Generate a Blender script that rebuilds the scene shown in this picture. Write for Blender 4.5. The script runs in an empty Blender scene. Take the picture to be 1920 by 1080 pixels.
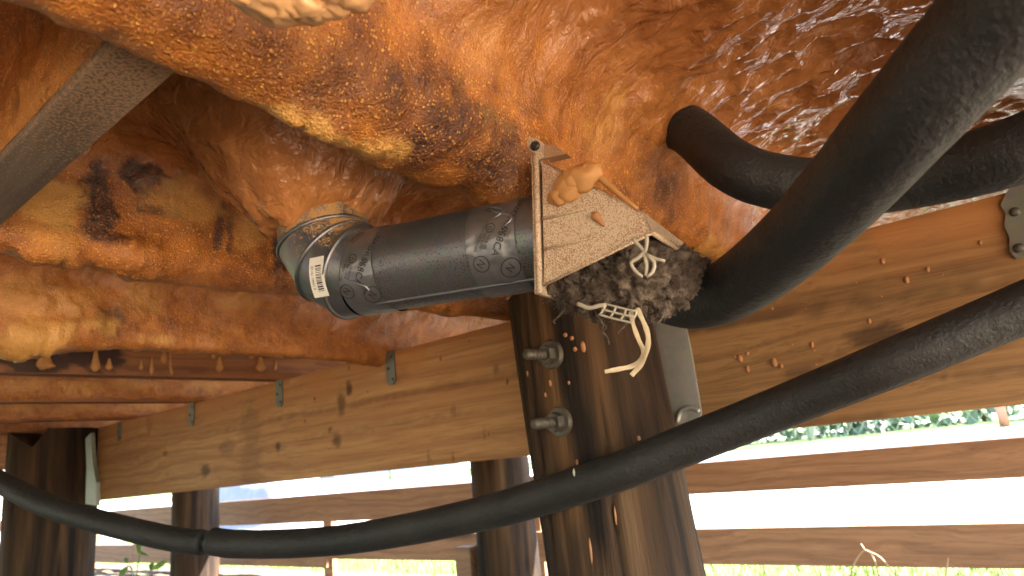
import bpy, math, random
import numpy as np
from mathutils import Vector, Matrix
random.seed(7); rng = np.random.default_rng(7)
sc = bpy.context.scene
# ------------------------------------------------------------------ camera
F = 1270.0                                   # focal length in pixels of the 1920 px wide photograph
def dcam(px, py): return np.array([(px-960)/F, -(py-540)/F, -1.0])
nrm = lambda v: np.asarray(v, float)/np.linalg.norm(v)
_X = nrm(dcam(2000, 750)); _Y = dcam(-700, 1075); _Y = nrm(_Y-_X*(_X@_Y)); _Z = np.cross(_X, _Y)
_Y = nrm(_Y+.02*_Z); _Z = np.cross(_X, _Y)
R = np.array([_X, _Y, _Z])                    # X along the joists, Y along the beam, Z up, eye at the origin
cd = bpy.data.cameras.new('camera'); cam = bpy.data.objects.new('camera', cd); sc.collection.objects.link(cam)
cam.matrix_world = Matrix([list(R[i])+[0] for i in range(3)]+[[0, 0, 0, 1]])
cd.sensor_width = 36; cd.lens = 36*F/1920; cd.clip_start = .01; cd.clip_end = 2000
cd.dof.use_dof = True; cd.dof.focus_distance = .72; cd.dof.aperture_fstop = 8.0
sc.camera = cam
# ------------------------------------------------------------------ sky, sun, exposure
SUN_EL, SUN_AZ = math.radians(43), math.radians(-58)      # azimuth measured from +X towards +Y
sdir = Vector((math.cos(SUN_EL)*math.cos(SUN_AZ), math.cos(SUN_EL)*math.sin(SUN_AZ), math.sin(SUN_EL)))
w = bpy.data.worlds.new('World'); sc.world = w; w.use_nodes = True
nt = w.node_tree; sky = nt.nodes.new('ShaderNodeTexSky'); sky.sky_type = 'NISHITA'; sky.sun_disc = False
sky.sun_elevation = SUN_EL; sky.sun_rotation = math.atan2(sdir.x, sdir.y)
nt.nodes['Background'].inputs[1].default_value = .13
nt.links.new(sky.outputs[0], nt.nodes['Background'].inputs[0])
sd = bpy.data.lights.new('sun', 'SUN'); sd.energy = 4.5; sd.angle = math.radians(.5); sd.color = (1, .93, .82)
so = bpy.data.objects.new('sun', sd); sc.collection.objects.link(so); so.location = sdir*20
so.rotation_euler = sdir.to_track_quat('Z', 'Y').to_euler()
vs = sc.view_settings; vs.view_transform = 'Standard'; vs.look = 'None'; vs.gamma = 1; vs.exposure = 3.75
vs.use_curve_mapping = False
sc.cycles.max_bounces = 10; sc.cycles.diffuse_bounces = 6; sc.cycles.glossy_bounces = 4
sc.cycles.use_denoising = True; sc.cycles.sample_clamp_indirect = 8; sc.cycles.caustics_reflective = False

# ------------------------------------------------------------------ rays
def ray(px, py): return R@dcam(px, py)
def at(px, py, t): return ray(px, py)*t
def onX(px, py, v): r = ray(px, py); return r*v/r[0]
def onY(px, py, v): r = ray(px, py); return r*v/r[1]
def onZ(px, py, v): r = ray(px, py); return r*v/r[2]
def onP(px, py, p, n): r = ray(px, py); return r*(np.dot(p, n)/np.dot(r, n))
# ------------------------------------------------------------------ noise
_perm = np.random.default_rng(3).permutation(256); _perm = np.concatenate([_perm, _perm, _perm])
_g = np.random.default_rng(5).normal(size=(256, 3)); _g /= np.linalg.norm(_g, axis=1)[:, None]
def noise(P):
    P = np.asarray(P, float); I = np.floor(P).astype(int); f = P-I; I &= 255
    u = f*f*f*(f*(f*6-15)+10); out = 0
    for dx in (0, 1):
        for dy in (0, 1):
            for dz in (0, 1):
                h = _perm[_perm[_perm[(I[..., 0]+dx) & 255]+((I[..., 1]+dy) & 255)]+((I[..., 2]+dz) & 255)]
                gr = _g[h]; q = f-np.array([dx, dy, dz])
                wgt = (u[..., 0] if dx else 1-u[..., 0])*(u[..., 1] if dy else 1-u[..., 1])*(u[..., 2] if dz else 1-u[..., 2])
                out = out+wgt*(gr*q).sum(-1)
    return out*1.6
def fbm(P, o=4, g=.5):
    a, s, f = 1.0, 0, 1.0
    for k in range(o): s = s+a*noise(np.asarray(P)*f+k*17.3); a *= g; f *= 2.03
    return s
def sstep(a, b, x): t = np.clip((x-a)/(b-a), 0, 1); return t*t*(3-2*t)
# ------------------------------------------------------------------ materials
def newmat(name):
    m = bpy.data.materials.new(name); m.use_nodes = True; t = m.node_tree
    return m, t, t.nodes['Principled BSDF']
class NT:
    def __init__(s, t): s.t = t
    def n(s, ty, ins=None, **kw):
        x = s.t.nodes.new(ty)
        for k, v in kw.items(): setattr(x, k, v)
        for k, v in (ins or {}).items():
            if isinstance(v, bpy.types.NodeSocket): s.t.links.new(v, x.inputs[k])
            else: x.inputs[k].default_value = v
        return x
    def coord(s, scale=(1, 1, 1), rnd=False):
        c = s.n('ShaderNodeTexCoord').outputs['Object']
        if rnd:
            oi = s.n('ShaderNodeObjectInfo').outputs['Random']
            mu = s.n('ShaderNodeMath', {0: oi, 1: 37.0}, operation='MULTIPLY').outputs[0]
            cb = s.n('ShaderNodeCombineXYZ', {0: mu, 1: mu, 2: mu}).outputs[0]
            c = s.n('ShaderNodeVectorMath', {0: c, 1: cb}, operation='ADD').outputs[0]
        return s.n('ShaderNodeMapping', {'Vector': c, 'Scale': scale}).outputs[0]
    def noise(s, vec, scale, detail=4, rough=.5, dist=0):
        return s.n('ShaderNodeTexNoise', {'Vector': vec, 'Scale': scale, 'Detail': detail, 'Roughness': rough, 'Distortion': dist}).outputs[0]
    def ramp(s, fac, stops, interp='LINEAR'):
        r = s.n('ShaderNodeValToRGB', {0: fac}); cr = r.color_ramp; cr.interpolation = interp
        while len(cr.elements) < len(stops): cr.elements.new(.5)
        for e, (p, c) in zip(cr.elements, stops):
            e.position = p; e.color = (c, c, c, 1) if not hasattr(c, '__len__') else (*c, 1)
        return r.outputs[0]
    def mix(s, fac, a, b, blend='MIX'):
        m = s.n('ShaderNodeMix', data_type='RGBA', blend_type=blend)
        for i, v in ((0, fac), (6, a), (7, b)):
            if isinstance(v, bpy.types.NodeSocket): s.t.links.new(v, m.inputs[i])
            else: m.inputs[i].default_value = v if i == 0 else ((*v, 1) if len(v) == 3 else v)
        return m.outputs[2]
    def math(s, op, a, b=0.0, clamp=False): 
        return s.n('ShaderNodeMath', {0: a, 1: b}, operation=op, use_clamp=clamp).outputs[0]
    def attr(s, name): return s.n('ShaderNodeAttribute', attribute_name=name).outputs['Fac']
    def bump(s, h, strength, dist, nor=None):
        d = {'Height': h, 'Strength': strength, 'Distance': dist}
        if nor is not None: d['Normal'] = nor
        return s.n('ShaderNodeBump', d).outputs[0]
    def set(s, b, **kw):
        for k, v in kw.items():
            k = k.replace('_', ' ')
            if isinstance(v, bpy.types.NodeSocket): s.t.links.new(v, b.inputs[k])
            else: b.inputs[k].default_value = (*v, 1) if hasattr(v, '__len__') and len(v) == 3 else v

def m_simple(name, col, rough=.6, metal=0, var=.15, scale=40, bump=.1, bd=.001):
    m, t, b = newmat(name); N = NT(t); v = N.coord(rnd=True)
    n = N.noise(v, scale, 5)
    c = N.mix(n, tuple(x*(1-var) for x in col), tuple(min(1, x*(1+var)) for x in col))
    N.set(b, Base_Color=c, Roughness=rough, Metallic=metal, Normal=N.bump(n, bump, bd)); return m

def m_foam():
    m, t, b = newmat('spray_foam'); N = NT(t); v = N.coord()
    thin, fresh, dark = N.attr('thin'), N.attr('fresh'), N.attr('dark')
    n1 = N.noise(v, 7, 5, .6); n2 = N.noise(v, 400, 2, .55); n3 = N.noise(v, 150, 4, .65); n4 = N.noise(v, 28, 6, .6)
    foam = N.mix(N.ramp(n1, [(.3, 0), (.7, 1)]), (.25, .080, .024), (.59, .255, .082))
    foam = N.mix(N.math('MULTIPLY', n4, .25), foam, (.62, .31, .12))
    coat = N.mix(N.ramp(n4, [(.3, 0), (.7, 1)]), (.19, .052, .009), (.54, .19, .028))
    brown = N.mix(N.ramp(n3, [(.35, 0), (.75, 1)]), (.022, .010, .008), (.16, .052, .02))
    vo = N.n('ShaderNodeTexVoronoi', {'Vector': v, 'Scale': 400, 'Randomness': 1.0}); vsep = N.n('ShaderNodeSeparateColor', {0: vo.outputs['Color']})
    siz = N.math('MULTIPLY', N.math('POWER', vsep.outputs[0], 1.6), N.math('ADD', .12, N.math('MULTIPLY', n3, .85)))
    spk = N.ramp(N.math('SUBTRACT', N.math('ADD', .5, siz), vo.outputs['Distance']), [(.46, 0), (.56, 1)])
    c = N.mix(thin, foam, coat)
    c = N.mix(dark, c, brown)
    c = N.mix(N.math('MULTIPLY', N.math('MULTIPLY', spk, N.math('SUBTRACT', thin, N.math('MULTIPLY', dark, .45), True)), .9), c, (.78, .40, .09))
    c = N.mix(fresh, c, N.mix(n4, (.60, .29, .06), (.74, .43, .14)))
    r = N.mix(thin, (.12,)*3, (.42,)*3)
    r = N.mix(N.math('MULTIPLY', fresh, .7), r, (.22,)*3)
    vor = N.n('ShaderNodeTexVoronoi', {'Vector': N.coord((1.6, .7, 1)), 'Scale': 34, 'Randomness': 1.0}, feature='SMOOTH_F1')
    wr = N.noise(N.coord((1.8, .8, 1)), 26, 3, .5, 1.2)
    bn = N.bump(vor.outputs[0], N.math('MULTIPLY', .35, N.math('SUBTRACT', 1.0, thin)), .010)
    bn = N.bump(wr, N.math('MULTIPLY', .7, N.math('POWER', N.math('SUBTRACT', 1.0, thin, True), 1.6)), .012, bn)
    bn = N.bump(N.noise(v, 75, 3, .55), .5, .006, bn)
    bn = N.bump(N.math('ADD', spk, n2), N.math('MULTIPLY', thin, 1.0), .0030, bn)
    bn = N.bump(n3, N.math('MULTIPLY', thin, .25), .002, bn)
    N.set(b, Base_Color=c, Roughness=r, Normal=bn); b.inputs['Specular IOR Level'].default_value = .5
    return m

def m_wood(name, ca, cb, cdark, grain=1.0, rough=.65, axis='Y', rnd=False, bump=.35, knots=0.0):
    m, t, b = newmat(name); N = NT(t)
    sc3 = {'X': (.5, 14, 14), 'Y': (14, .5, 14), 'Z': (14, 14, .5)}[axis]
    v = N.coord(sc3, rnd)
    warp = N.noise(N.coord({'X': (1, 5, 5), 'Y': (5, 1, 5), 'Z': (5, 5, 1)}[axis], rnd), 1.0, 3, .5, .4)
    vv = N.n('ShaderNodeVectorMath', {0: v, 1: N.n('ShaderNodeVectorMath', {0: warp, 1: (1.6, 1.6, 1.6)}, operation='MULTIPLY').outputs[0]}, operation='ADD').outputs[0]
    g1 = N.noise(vv, 1.7*grain, 6, .62, .3); g2 = N.noise(vv, 11*grain, 5, .65)
    wv = N.n('ShaderNodeTexWave', {'Vector': vv, 'Scale': .55*grain, 'Distortion': 3.5, 'Detail': 3, 'Detail Scale': 1.2}, wave_type='RINGS', rings_direction=axis).outputs['Fac']
    c = N.mix(N.ramp(g1, [(.3, 0), (.7, 1)]), ca, cb)
    c = N.mix(N.math('MULTIPLY', N.ramp(wv, [(.55, 0), (.95, 1)]), .45), c, tuple((x+y*1.6)/2.6 for x, y in zip(ca, cdark)))
    c = N.mix(N.math('MULTIPLY', N.ramp(g2, [(.47, 0), (.68, 1)]), .5), c, cdark)
    kv = N.n('ShaderNodeTexVoronoi', {'Vector': N.coord({'X': (.9, 5, 5), 'Y': (5, .9, 5), 'Z': (5, 5, .9)}[axis], rnd), 'Scale': 1.0}).outputs['Distance']
    kd = N.math('ADD', kv, N.math('MULTIPLY', N.math('SUBTRACT', g1, .5), .10))
    c = N.mix(N.math('MULTIPLY', N.ramp(kd, [(.06, 1), (.15, 0)]), knots), c, tuple(x*.45 for x in cdark))
    c = N.mix(N.attr('dark'), c, tuple(x*.38 for x in cdark))
    c = N.mix(N.attr('fresh'), c, (.52, .22, .07))
    N.set(b, Base_Color=c, Roughness=rough, Normal=N.bump(N.math('ADD', g1, g2), bump, .0025)); return m

def m_pile():
    m, t, b = newmat('weathered_pile_wood'); N = NT(t)
    v = N.coord((13, 13, 1.0)); g = N.noise(v, 1.2, 7, .6, .6); g2 = N.noise(N.coord((70, 70, 2)), 1.0, 4, .6)
    s = N.noise(N.coord((7, 7, .7)), 1.0, 4, .6, .4)
    c = N.ramp(g, [(.33, (.014, .009, .006)), (.49, (.058, .032, .017)), (.63, (.090, .050, .025)), (.82, (.15, .092, .048))])
    c = N.mix(N.ramp(s, [(.50, 0), (.62, 1)]), c, (.016, .011, .009))
    c = N.mix(N.math('MULTIPLY', N.ramp(g2, [(.5, 0), (.8, 1)]), .5), c, (.012, .008, .006))
    c = N.mix(N.attr('fresh'), c, (.21, .105, .04)); c = N.mix(N.attr('dark'), c, (.008, .006, .005))
    N.set(b, Base_Color=c, Roughness=.88, Normal=N.bump(N.math('ADD', g, g2), .9, .006)); b.inputs['Specular IOR Level'].default_value = .25; return m

def m_galv(name='galvanised_steel', base=(.22, .222, .23), rough=.42, speck=1.0):
    m, t, b = newmat(name); N = NT(t); v = N.coord()
    sp = N.noise(v, 520, 2, .6, .6); sp2 = N.noise(v, 26, 3); vor = N.n('ShaderNodeTexVoronoi', {'Vector': v, 'Scale': 90}).outputs['Color']
    c = N.mix(.10, base, vor, 'OVERLAY'); c = N.mix(N.math('MULTIPLY', sp2, .5), c, tuple(x*.55 for x in base))
    th = N.math('ADD', sp, N.math('MULTIPLY', N.math('SUBTRACT', sp2, .5), .16))
    mask = N.math('MULTIPLY', N.ramp(th, [(.585, 0), (.615, 1)]), N.math('MULTIPLY', N.attr('speck'), speck))
    c = N.mix(mask, c, (.035, .03, .026))
    gold = N.ramp(N.math('ADD', N.math('ADD', N.math('MULTIPLY', N.noise(v, 480, 3, .7), .6), N.math('MULTIPLY', N.noise(v, 30, 4), .4)), N.math('MULTIPLY', N.attr('fresh'), .42)), [(.69, 0), (.76, 1)])
    c = N.mix(N.math('MULTIPLY', gold, .85), c, (.50, .26, .06))
    N.set(b, Base_Color=c, Roughness=N.math('ADD', N.math('MULTIPLY', N.math('MAXIMUM', mask, gold), .35), rough),
          Metallic=N.math('SUBTRACT', .85, N.math('MAXIMUM', mask, gold), True), Normal=N.bump(N.math('ADD', sp2, N.math('ADD', mask, gold)), .18, .002)); return m

def m_hood():
    m, t, b = newmat('speckled_cream_plastic'); N = NT(t); v = N.coord()
    a = N.noise(v, 800, 2, .55, .5); a2 = N.noise(v, 30, 3); a3 = N.noise(v, 700, 2)
    bias = N.math('ADD', N.math('MULTIPLY', N.math('SUBTRACT', a2, .5), .22), N.math('MULTIPLY', N.attr('fresh'), .13))
    mask = N.ramp(N.math('ADD', a, bias), [(.50, 0), (.565, 1)])
    c = N.mix(a2, (.52, .41, .29), (.62, .51, .38))
    c = N.mix(N.math('MULTIPLY', N.attr('fresh'), .6), c, (.55, .33, .20))
    c = N.mix(N.math('MULTIPLY', mask, .85), c, N.mix(a3, (.19, .085, .042), (.36, .19, .105)))
    c = N.mix(N.attr('dark'), c, (.30, .18, .08))
    N.set(b, Base_Color=c, Roughness=.55, Normal=N.bump(mask, .3, .001)); return m

def m_rubber(name, base, dust):
    m, t, b = newmat(name); N = NT(t); v = N.coord()
    n1 = N.noise(v, 220, 3, .6); n2 = N.noise(v, 9, 4); n3 = N.noise(v, 60, 3)
    c = N.mix(N.ramp(n2, [(.35, 0), (.7, 1)]), base, dust); c = N.mix(N.math('MULTIPLY', N.ramp(n1, [(.55, 0), (.8, 1)]), .35), c, tuple(min(1, x*2.2) for x in dust))
    N.set(b, Base_Color=c, Roughness=.6, Normal=N.bump(N.math('ADD', N.math('MULTIPLY', n1, .7), n3), .8, .0028))
    b.inputs['Sheen Weight'].default_value = .02; b.inputs['Sheen Roughness'].default_value = .5
    return m
def m_lint():
    m, t, b = newmat('grey_lint'); N = NT(t); v = N.coord(); n = N.noise(v, 95, 7, .72); n2 = N.noise(v, 500, 3, .7)
    c = N.ramp(n, [(.32, (.028, .019, .014)), (.5, (.115, .085, .066)), (.72, (.27, .21, .165))])
    N.set(b, Base_Color=c, Roughness=1.0, Normal=N.bump(N.math('ADD', n, n2), .9, .004)); b.inputs['Sheen Weight'].default_value = .08; b.inputs['Specular IOR Level'].default_value = .1
    return m
M = {}
M['foam'] = m_foam()
M['pine'] = m_wood('pine_lumber', (.47, .225, .086), (.65, .365, .155), (.26, .095, .033))
M['treated'] = m_wood('brown_treated_lumber', (.29, .145, .052), (.42, .235, .092), (.12, .055, .022), 1.6)
M['joist'] = m_wood('stained_joist_lumber', (.25, .095, .035), (.36, .16, .06), (.10, .035, .016), 1.3, axis='X', rnd=True)
M['slat'] = m_wood('cedar_toned_slat', (.29, .155, .083), (.41, .24, .135), (.13, .06, .034), 1.1, rnd=True, knots=.8)
M['block'] = m_wood('weathered_grey_wood', (.13, .10, .075), (.22, .175, .13), (.06, .045, .032), 1.2)
def grit(m):
    t = m.node_tree; N = NT(t); b = t.nodes['Principled BSDF']; src = b.inputs['Base Color'].links[0].from_socket; v = N.coord()
    sx = N.n('ShaderNodeSeparateXYZ', {0: N.n('ShaderNodeTexCoord').outputs['Object']}).outputs[1]
    g = N.n('ShaderNodeMapRange', {0: sx, 1: .06, 2: -.16, 3: 0.0, 4: 1.0}).outputs[0]
    n = N.noise(v, 330, 3, .7); m_ = N.ramp(N.math('ADD', n, N.math('MULTIPLY', g, .16)), [(.60, 0), (.66, 1)])
    N.set(b, Base_Color=N.mix(N.math('MULTIPLY', m_, .8), src, (.40, .24, .13)))
grit(M['block'])
M['pile'] = m_pile(); M['galv'] = m_galv(); M['galv_dull'] = m_galv('dull_galvanised_steel', (.60, .58, .53), .6, .3); M['tie'] = m_galv('weathered_tie_steel', (.27, .27, .23), .55, .6)
M['foil'] = m_simple('foil_tape', (.27, .27, .28), .42, .85, .12, 60, .3, .002)
M['hood'] = m_hood(); M['rubberA'] = m_rubber('black_rubber_foam', (.006, .006, .0065), (.018, .0185, .019))
M['rubberB'] = m_rubber('dull_rubber_foam', (.012, .011, .010), (.021, .019, .017))
M['lint'] = m_lint()
M['ink'] = m_simple('black_ink', (.03, .028, .027), .5); M['paper'] = m_simple('white_label_paper', (.72, .70, .66), .6)
M['straw'] = m_simple('dry_straw', (.46, .36, .23), .7, 0, .35, 120, .4, .002)
M['white'] = m_simple('off_white_plastic', (.40, .36, .285), .65, 0, .35, 90)
M['steel'] = m_simple('aged_bolt_steel', (.10, .088, .07), .55, .4, .7, 70, .6, .003)
M['screw'] = m_simple('dark_screw', (.05, .048, .045), .45, .6)
M['blob'] = m_simple('cured_foam_blob', (.47, .23, .075), .65, 0, .25, 50, .35, .003)
M['salmon'] = m_simple('foam_droplet', (.44, .20, .08), .6, 0, .3, 90, .3, .002)
M['dirt'] = m_simple('dry_sandy_soil', (.13, .095, .062), .95, 0, .35, 9, .6, .02)
M['concrete'] = m_simple('pale_concrete', (.62, .60, .56), .9, 0, .12, 5, .3, .01)
M['sand'] = m_simple('pale_bounce_sand', (.62, .50, .36), .95, 0, .15, 7, .4, .01); M['brick'] = m_simple('pale_red_paver', (.55, .36, .30), .9, 0, .2, 12, .3, .004)
M['grass'] = m_simple('lawn_green', (.10, .16, .035), .9, 0, .4, 6, .8, .03)
M['blade'] = m_simple('grass_blade_green', (.14, .22, .05), .6, 0, .4, 3)
M['leaf'] = m_simple('hedge_leaf', (.15, .21, .13), .55, 0, .5, 2); M['bark'] = m_simple('bark', (.12, .08, .05), .9)
M['youngleaf'] = m_simple('young_leaf', (.16, .28, .05), .5, 0, .3, 20)
M['wire'] = m_simple('galvanised_wire', (.40, .42, .45), .5, .5)
M['redpost'] = m_simple('faded_red_post', (.45, .20, .16), .7)
M['siding'] = m_simple('pale_siding', (.62, .64, .68), .7); M['roof'] = m_simple('grey_roofing', (.20, .20, .24), .8)
M['tarp'] = m_simple('blue_grey_tarp', (.22, .23, .31), .6, 0, .3, 8, .5, .01); M['glass'] = m_simple('window_glass', (.10, .12, .16), .1)

# ------------------------------------------------------------------ mesh helpers
C = sc.collection
def link(name, verts, faces, mat, parent=None, smooth=True, attrs=None, base=None, sharp=None):
    verts = np.asarray(verts, float)
    if base is None:
        base = verts.mean(0)*1.0; base[2] = verts[:, 2].min()
    base = np.asarray(base, float)
    me = bpy.data.meshes.new(name); me.from_pydata((verts-base).tolist(), [], [list(map(int, f)) for f in faces] if not isinstance(faces, np.ndarray) else faces.tolist())
    me.materials.append(mat)
    if smooth: me.polygons.foreach_set('use_smooth', [True]*len(me.polygons))
    for k, a in (attrs or {}).items():
        at_ = me.attributes.new(k, 'FLOAT', 'POINT'); at_.data.foreach_set('value', np.ascontiguousarray(a, dtype=np.float32))
    me.update()
    if sharp: me.set_sharp_from_angle(angle=math.radians(sharp))
    o = bpy.data.objects.new(name, me); C.objects.link(o); place(o, base, parent); return o
def place(o, base, parent):
    if parent is not None:
        o.parent = parent; pw = wpos(parent); o.location = Vector(base)-pw
    else: o.location = base
def wpos(o):
    v = Vector(o.location)
    while o.parent: o = o.parent; v += Vector(o.location)
    return v
def tag(o, label=None, cat=None, group=None, kind=None):
    for k, v in (('label', label), ('category', cat), ('group', group), ('kind', kind)):
        if v: o[k] = v
    return o
def thing(name, base, label, cat, group=None):
    o = bpy.data.objects.new(name, None); C.objects.link(o); o.location = base; o.empty_display_size = .05
    return tag(o, label, cat, group)
class MB:
    def __init__(s): s.v = []; s.f = []; s.n = 0
    def add(s, v, f):
        v = np.asarray(v, float); s.v.append(v); s.f += [[i+s.n for i in q] for q in f]; s.n += len(v); return s
    def out(s): return np.vstack(s.v), s.f
def g_box(lo, hi, bev=.0):
    (a, b, c), (d, e, f) = lo, hi
    if bev <= 0:
        v = [(x, y, z) for x in (a, d) for y in (b, e) for z in (c, f)]
        return np.array(v, float), [(0, 1, 3, 2), (4, 6, 7, 5), (0, 4, 5, 1), (2, 3, 7, 6), (0, 2, 6, 4), (1, 5, 7, 3)]
    import bmesh
    bm = bmesh.new(); bmesh.ops.create_cube(bm, size=1)
    for q in bm.verts: q.co = Vector(((a+d)/2+q.co.x*(d-a), (b+e)/2+q.co.y*(e-b), (c+f)/2+q.co.z*(f-c)))
    bmesh.ops.bevel(bm, geom=bm.edges[:], offset=bev, segments=2, affect='EDGES', profile=.5)
    bm.verts.index_update(); v = np.array([tuple(q.co) for q in bm.verts]); fs = [[q.index for q in p.verts] for p in bm.faces]; bm.free(); return v, fs
def g_prism(poly, ext):                       # poly: list of 3D points, ext: vector
    p = np.asarray(poly, float); n = len(p); v = np.vstack([p, p+np.asarray(ext)])
    return v, [list(range(n))[::-1], list(range(n, 2*n))]+[[i, (i+1) % n, (i+1) % n+n, i+n] for i in range(n)]
def catmull(pts, step):
    P = np.asarray(pts, float); P = np.vstack([2*P[0]-P[1], P, 2*P[-1]-P[-2]]); out = []
    for i in range(1, len(P)-2):
        a, b, c, d = P[i-1:i+3]; k = max(2, int(np.linalg.norm(c[:3]-b[:3])/step))
        for j in range(k):
            t = j/k; out.append(.5*((2*b)+(c-a)*t+(2*a-5*b+4*c-d)*t*t+(3*b-a-3*c+d)*t**3))
    out.append(P[-2]); return np.array(out)
def frames(P):
    T = np.gradient(P, axis=0); T /= np.linalg.norm(T, axis=1)[:, None]
    up = np.array([0, 0, 1.]) if abs(T[0][2]) < .9 else np.array([1., 0, 0]); n = nrm(up-T[0]*(up@T[0])); Ns = [n]
    for i in range(1, len(P)): n = nrm(n-T[i]*(n@T[i])); Ns.append(n)
    Ns = np.array(Ns); return T, Ns, np.cross(T, Ns)
def g_tube(P, r, seg=12, caps=True, rfun=None):
    P = np.asarray(P, float); r = np.broadcast_to(r, (len(P),)); T, A, B = frames(P)
    th = np.linspace(0, 2*np.pi, seg, endpoint=False); vs = []
    for i in range(len(P)):
        rr = r[i] if rfun is None else rfun(i, th, r[i])
        rr = np.broadcast_to(rr, th.shape)
        vs.append(P[i]+(rr*np.cos(th))[:, None]*A[i]+(rr*np.sin(th))[:, None]*B[i])
    v = np.vstack(vs); f = [[i*seg+j, i*seg+(j+1) % seg, (i+1)*seg+(j+1) % seg, (i+1)*seg+j] for i in range(len(P)-1) for j in range(seg)]
    if caps: f += [list(range(seg))[::-1], [(len(P)-1)*seg+j for j in range(seg)]]
    return v, f
def g_blob(c, r, seg=16, ring=10, amp=.15, fr=1.5, axes=None, seed=0.0):
    th = np.linspace(0, np.pi, ring+1); ph = np.linspace(0, 2*np.pi, seg, endpoint=False)
    d = [(0, 0, 1)]+[(math.sin(t)*math.cos(p), math.sin(t)*math.sin(p), math.cos(t)) for t in th[1:-1] for p in ph]+[(0, 0, -1)]
    d = np.array(d); q = d*(1+amp*fbm(d*fr+seed, 3))[:, None]*np.asarray(r)
    if axes is not None: q = q@np.asarray(axes)
    f = [[0, 1+j, 1+(j+1) % seg] for j in range(seg)]
    for i in range(ring-2):
        f += [[1+i*seg+j, 1+(i+1)*seg+j, 1+(i+1)*seg+(j+1) % seg, 1+i*seg+(j+1) % seg] for j in range(seg)]
    e = len(d)-1; b = 1+(ring-2)*seg; f += [[e, b+(j+1) % seg, b+j] for j in range(seg)]
    return q+np.asarray(c), f
def g_grid(nu, nv): 
    i = np.arange(nu-1)[:, None]*nv+np.arange(nv-1)[None, :]
    return np.stack([i, i+nv, i+nv+1, i+1], -1).reshape(-1, 4)

ZG = -.62                                     # soil level under the house
ZJ = .30                                      # underside of the joists = top of the beam
XB = 1.18                                     # near face of the beam
# ================================================================== SETTING: ground
def gz(x, y): return ZG+.51*sstep(3.3, 5.6, x)
xs = np.concatenate([np.linspace(-300, -6, 12), np.linspace(-4, 12, 65), np.linspace(14, 400, 14)])
ys = np.concatenate([np.linspace(-300, -12, 10), np.linspace(-10, 20, 31), np.linspace(24, 400, 12)])
GX, GY = np.meshgrid(xs, ys, indexing='ij'); GZ = gz(GX, GY)
tag(link('ground', np.stack([GX, GY, GZ], -1).reshape(-1, 3), g_grid(len(xs), len(ys)), M['grass'], base=(0, 0, ZG)), kind='structure')
def sheet(name, x0, x1, y0, y1, dz, mat, nx=30, ny=40, amp=0):
    a, b = np.meshgrid(np.linspace(x0, x1, nx), np.linspace(y0, y1, ny), indexing='ij')
    z = gz(a, b)+dz
    if amp: z = z+np.abs(amp*fbm(np.stack([a*3, b*3, a*0], -1), 4))
    return tag(link(name, np.stack([a, b, z], -1).reshape(-1, 3), g_grid(nx, ny), mat, base=((x0+x1)/2, (y0+y1)/2, ZG)), kind='structure')
sheet('crawl_space_soil', -6.0, 2.95, -1.45, 9.5, .006, M['dirt'], 60, 120, .02)
sheet('unseen_bounce_soil', -60, -6.02, -40, 40, .005, M['dirt'], 20, 30); sheet('unseen_bounce_sand', -6.0, 2.9, -40, -1.47, .005, M['sand'], 10, 20)  # unseen sheets added for bounce: soil without green cast, pale sand for warm light
sheet('blown_out_lawn', 3.9, 5.3, -40, 60, .006, M['concrete'], 30, 30)  # pale sheet standing in for blown-out, overexposed dry lawn
sheet('street', 9.6, 16, -60, 90, .006, M['concrete'], 8, 30)

# ================================================================== SETTING: floor above, foam ceiling
v, f = g_box((-6.0, -1.45, .535), (2.95, 9.5, .60)); tag(link('subfloor', v, f, M['joist'], smooth=False), kind='structure')
# joists: far faces at these Y
JF = [-.09, .422, .93, 1.40, 1.88, 2.40, 2.93, 3.45, 3.97, 4.48, 4.99, 5.5, 6.0, 6.5]
JW = .048
jl = {0: 'foam-coated joist above the ends of two black insulated pipes', 1: 'foam-smothered joist carrying the screw tab of the cream vent hood',
      2: 'joist with charred and golden patches beside the duct elbow', 3: 'joist fully hidden in lumpy orange foam beyond the duct elbow',
      4: 'bare reddish joist with hanging foam drips', 5: 'thinly foamed joist behind the bare dripping joist'}
joists = []
for i, yf in enumerate(JF):
    v, f = g_box((-5.95, yf-JW, ZJ), (2.60, yf, .533))
    o = link('floor_joist', v, f, M['joist'], smooth=False)
    tag(o, jl.get(i, 'far foam-sprayed joist resting on the beam near the notched pile' if i < 8 else 'distant foam-sprayed joist beyond the notched pile'), 'joist', 'floor joists'); joists.append(o)
for i in (-1, -2):
    yf = JF[0]+.512*i; v, f = g_box((-5.95, yf-JW, ZJ), (2.60, yf, .533))
    tag(link('floor_joist', v, f, M['joist'], smooth=False), 'foam-coated joist over the open side of the crawl space', 'joist', 'floor joists')

def chaikin(P, k=3):
    for _ in range(k):
        q = .75*P[:-1]+.25*P[1:]; r = .25*P[:-1]+.75*P[1:]
        P = np.vstack([P[:1], np.stack([q, r], 1).reshape(-1, P.shape[1]), P[-1:]])
    return P
def resample(P, ds):
    d = np.concatenate([[0], np.cumsum(np.linalg.norm(np.diff(P[:, :2], axis=0), axis=1))]); n = max(8, int(d[-1]/ds)); s = np.linspace(0, d[-1], n)
    return np.stack([np.interp(s, d, P[:, k]) for k in range(P.shape[1])], 1)
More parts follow.
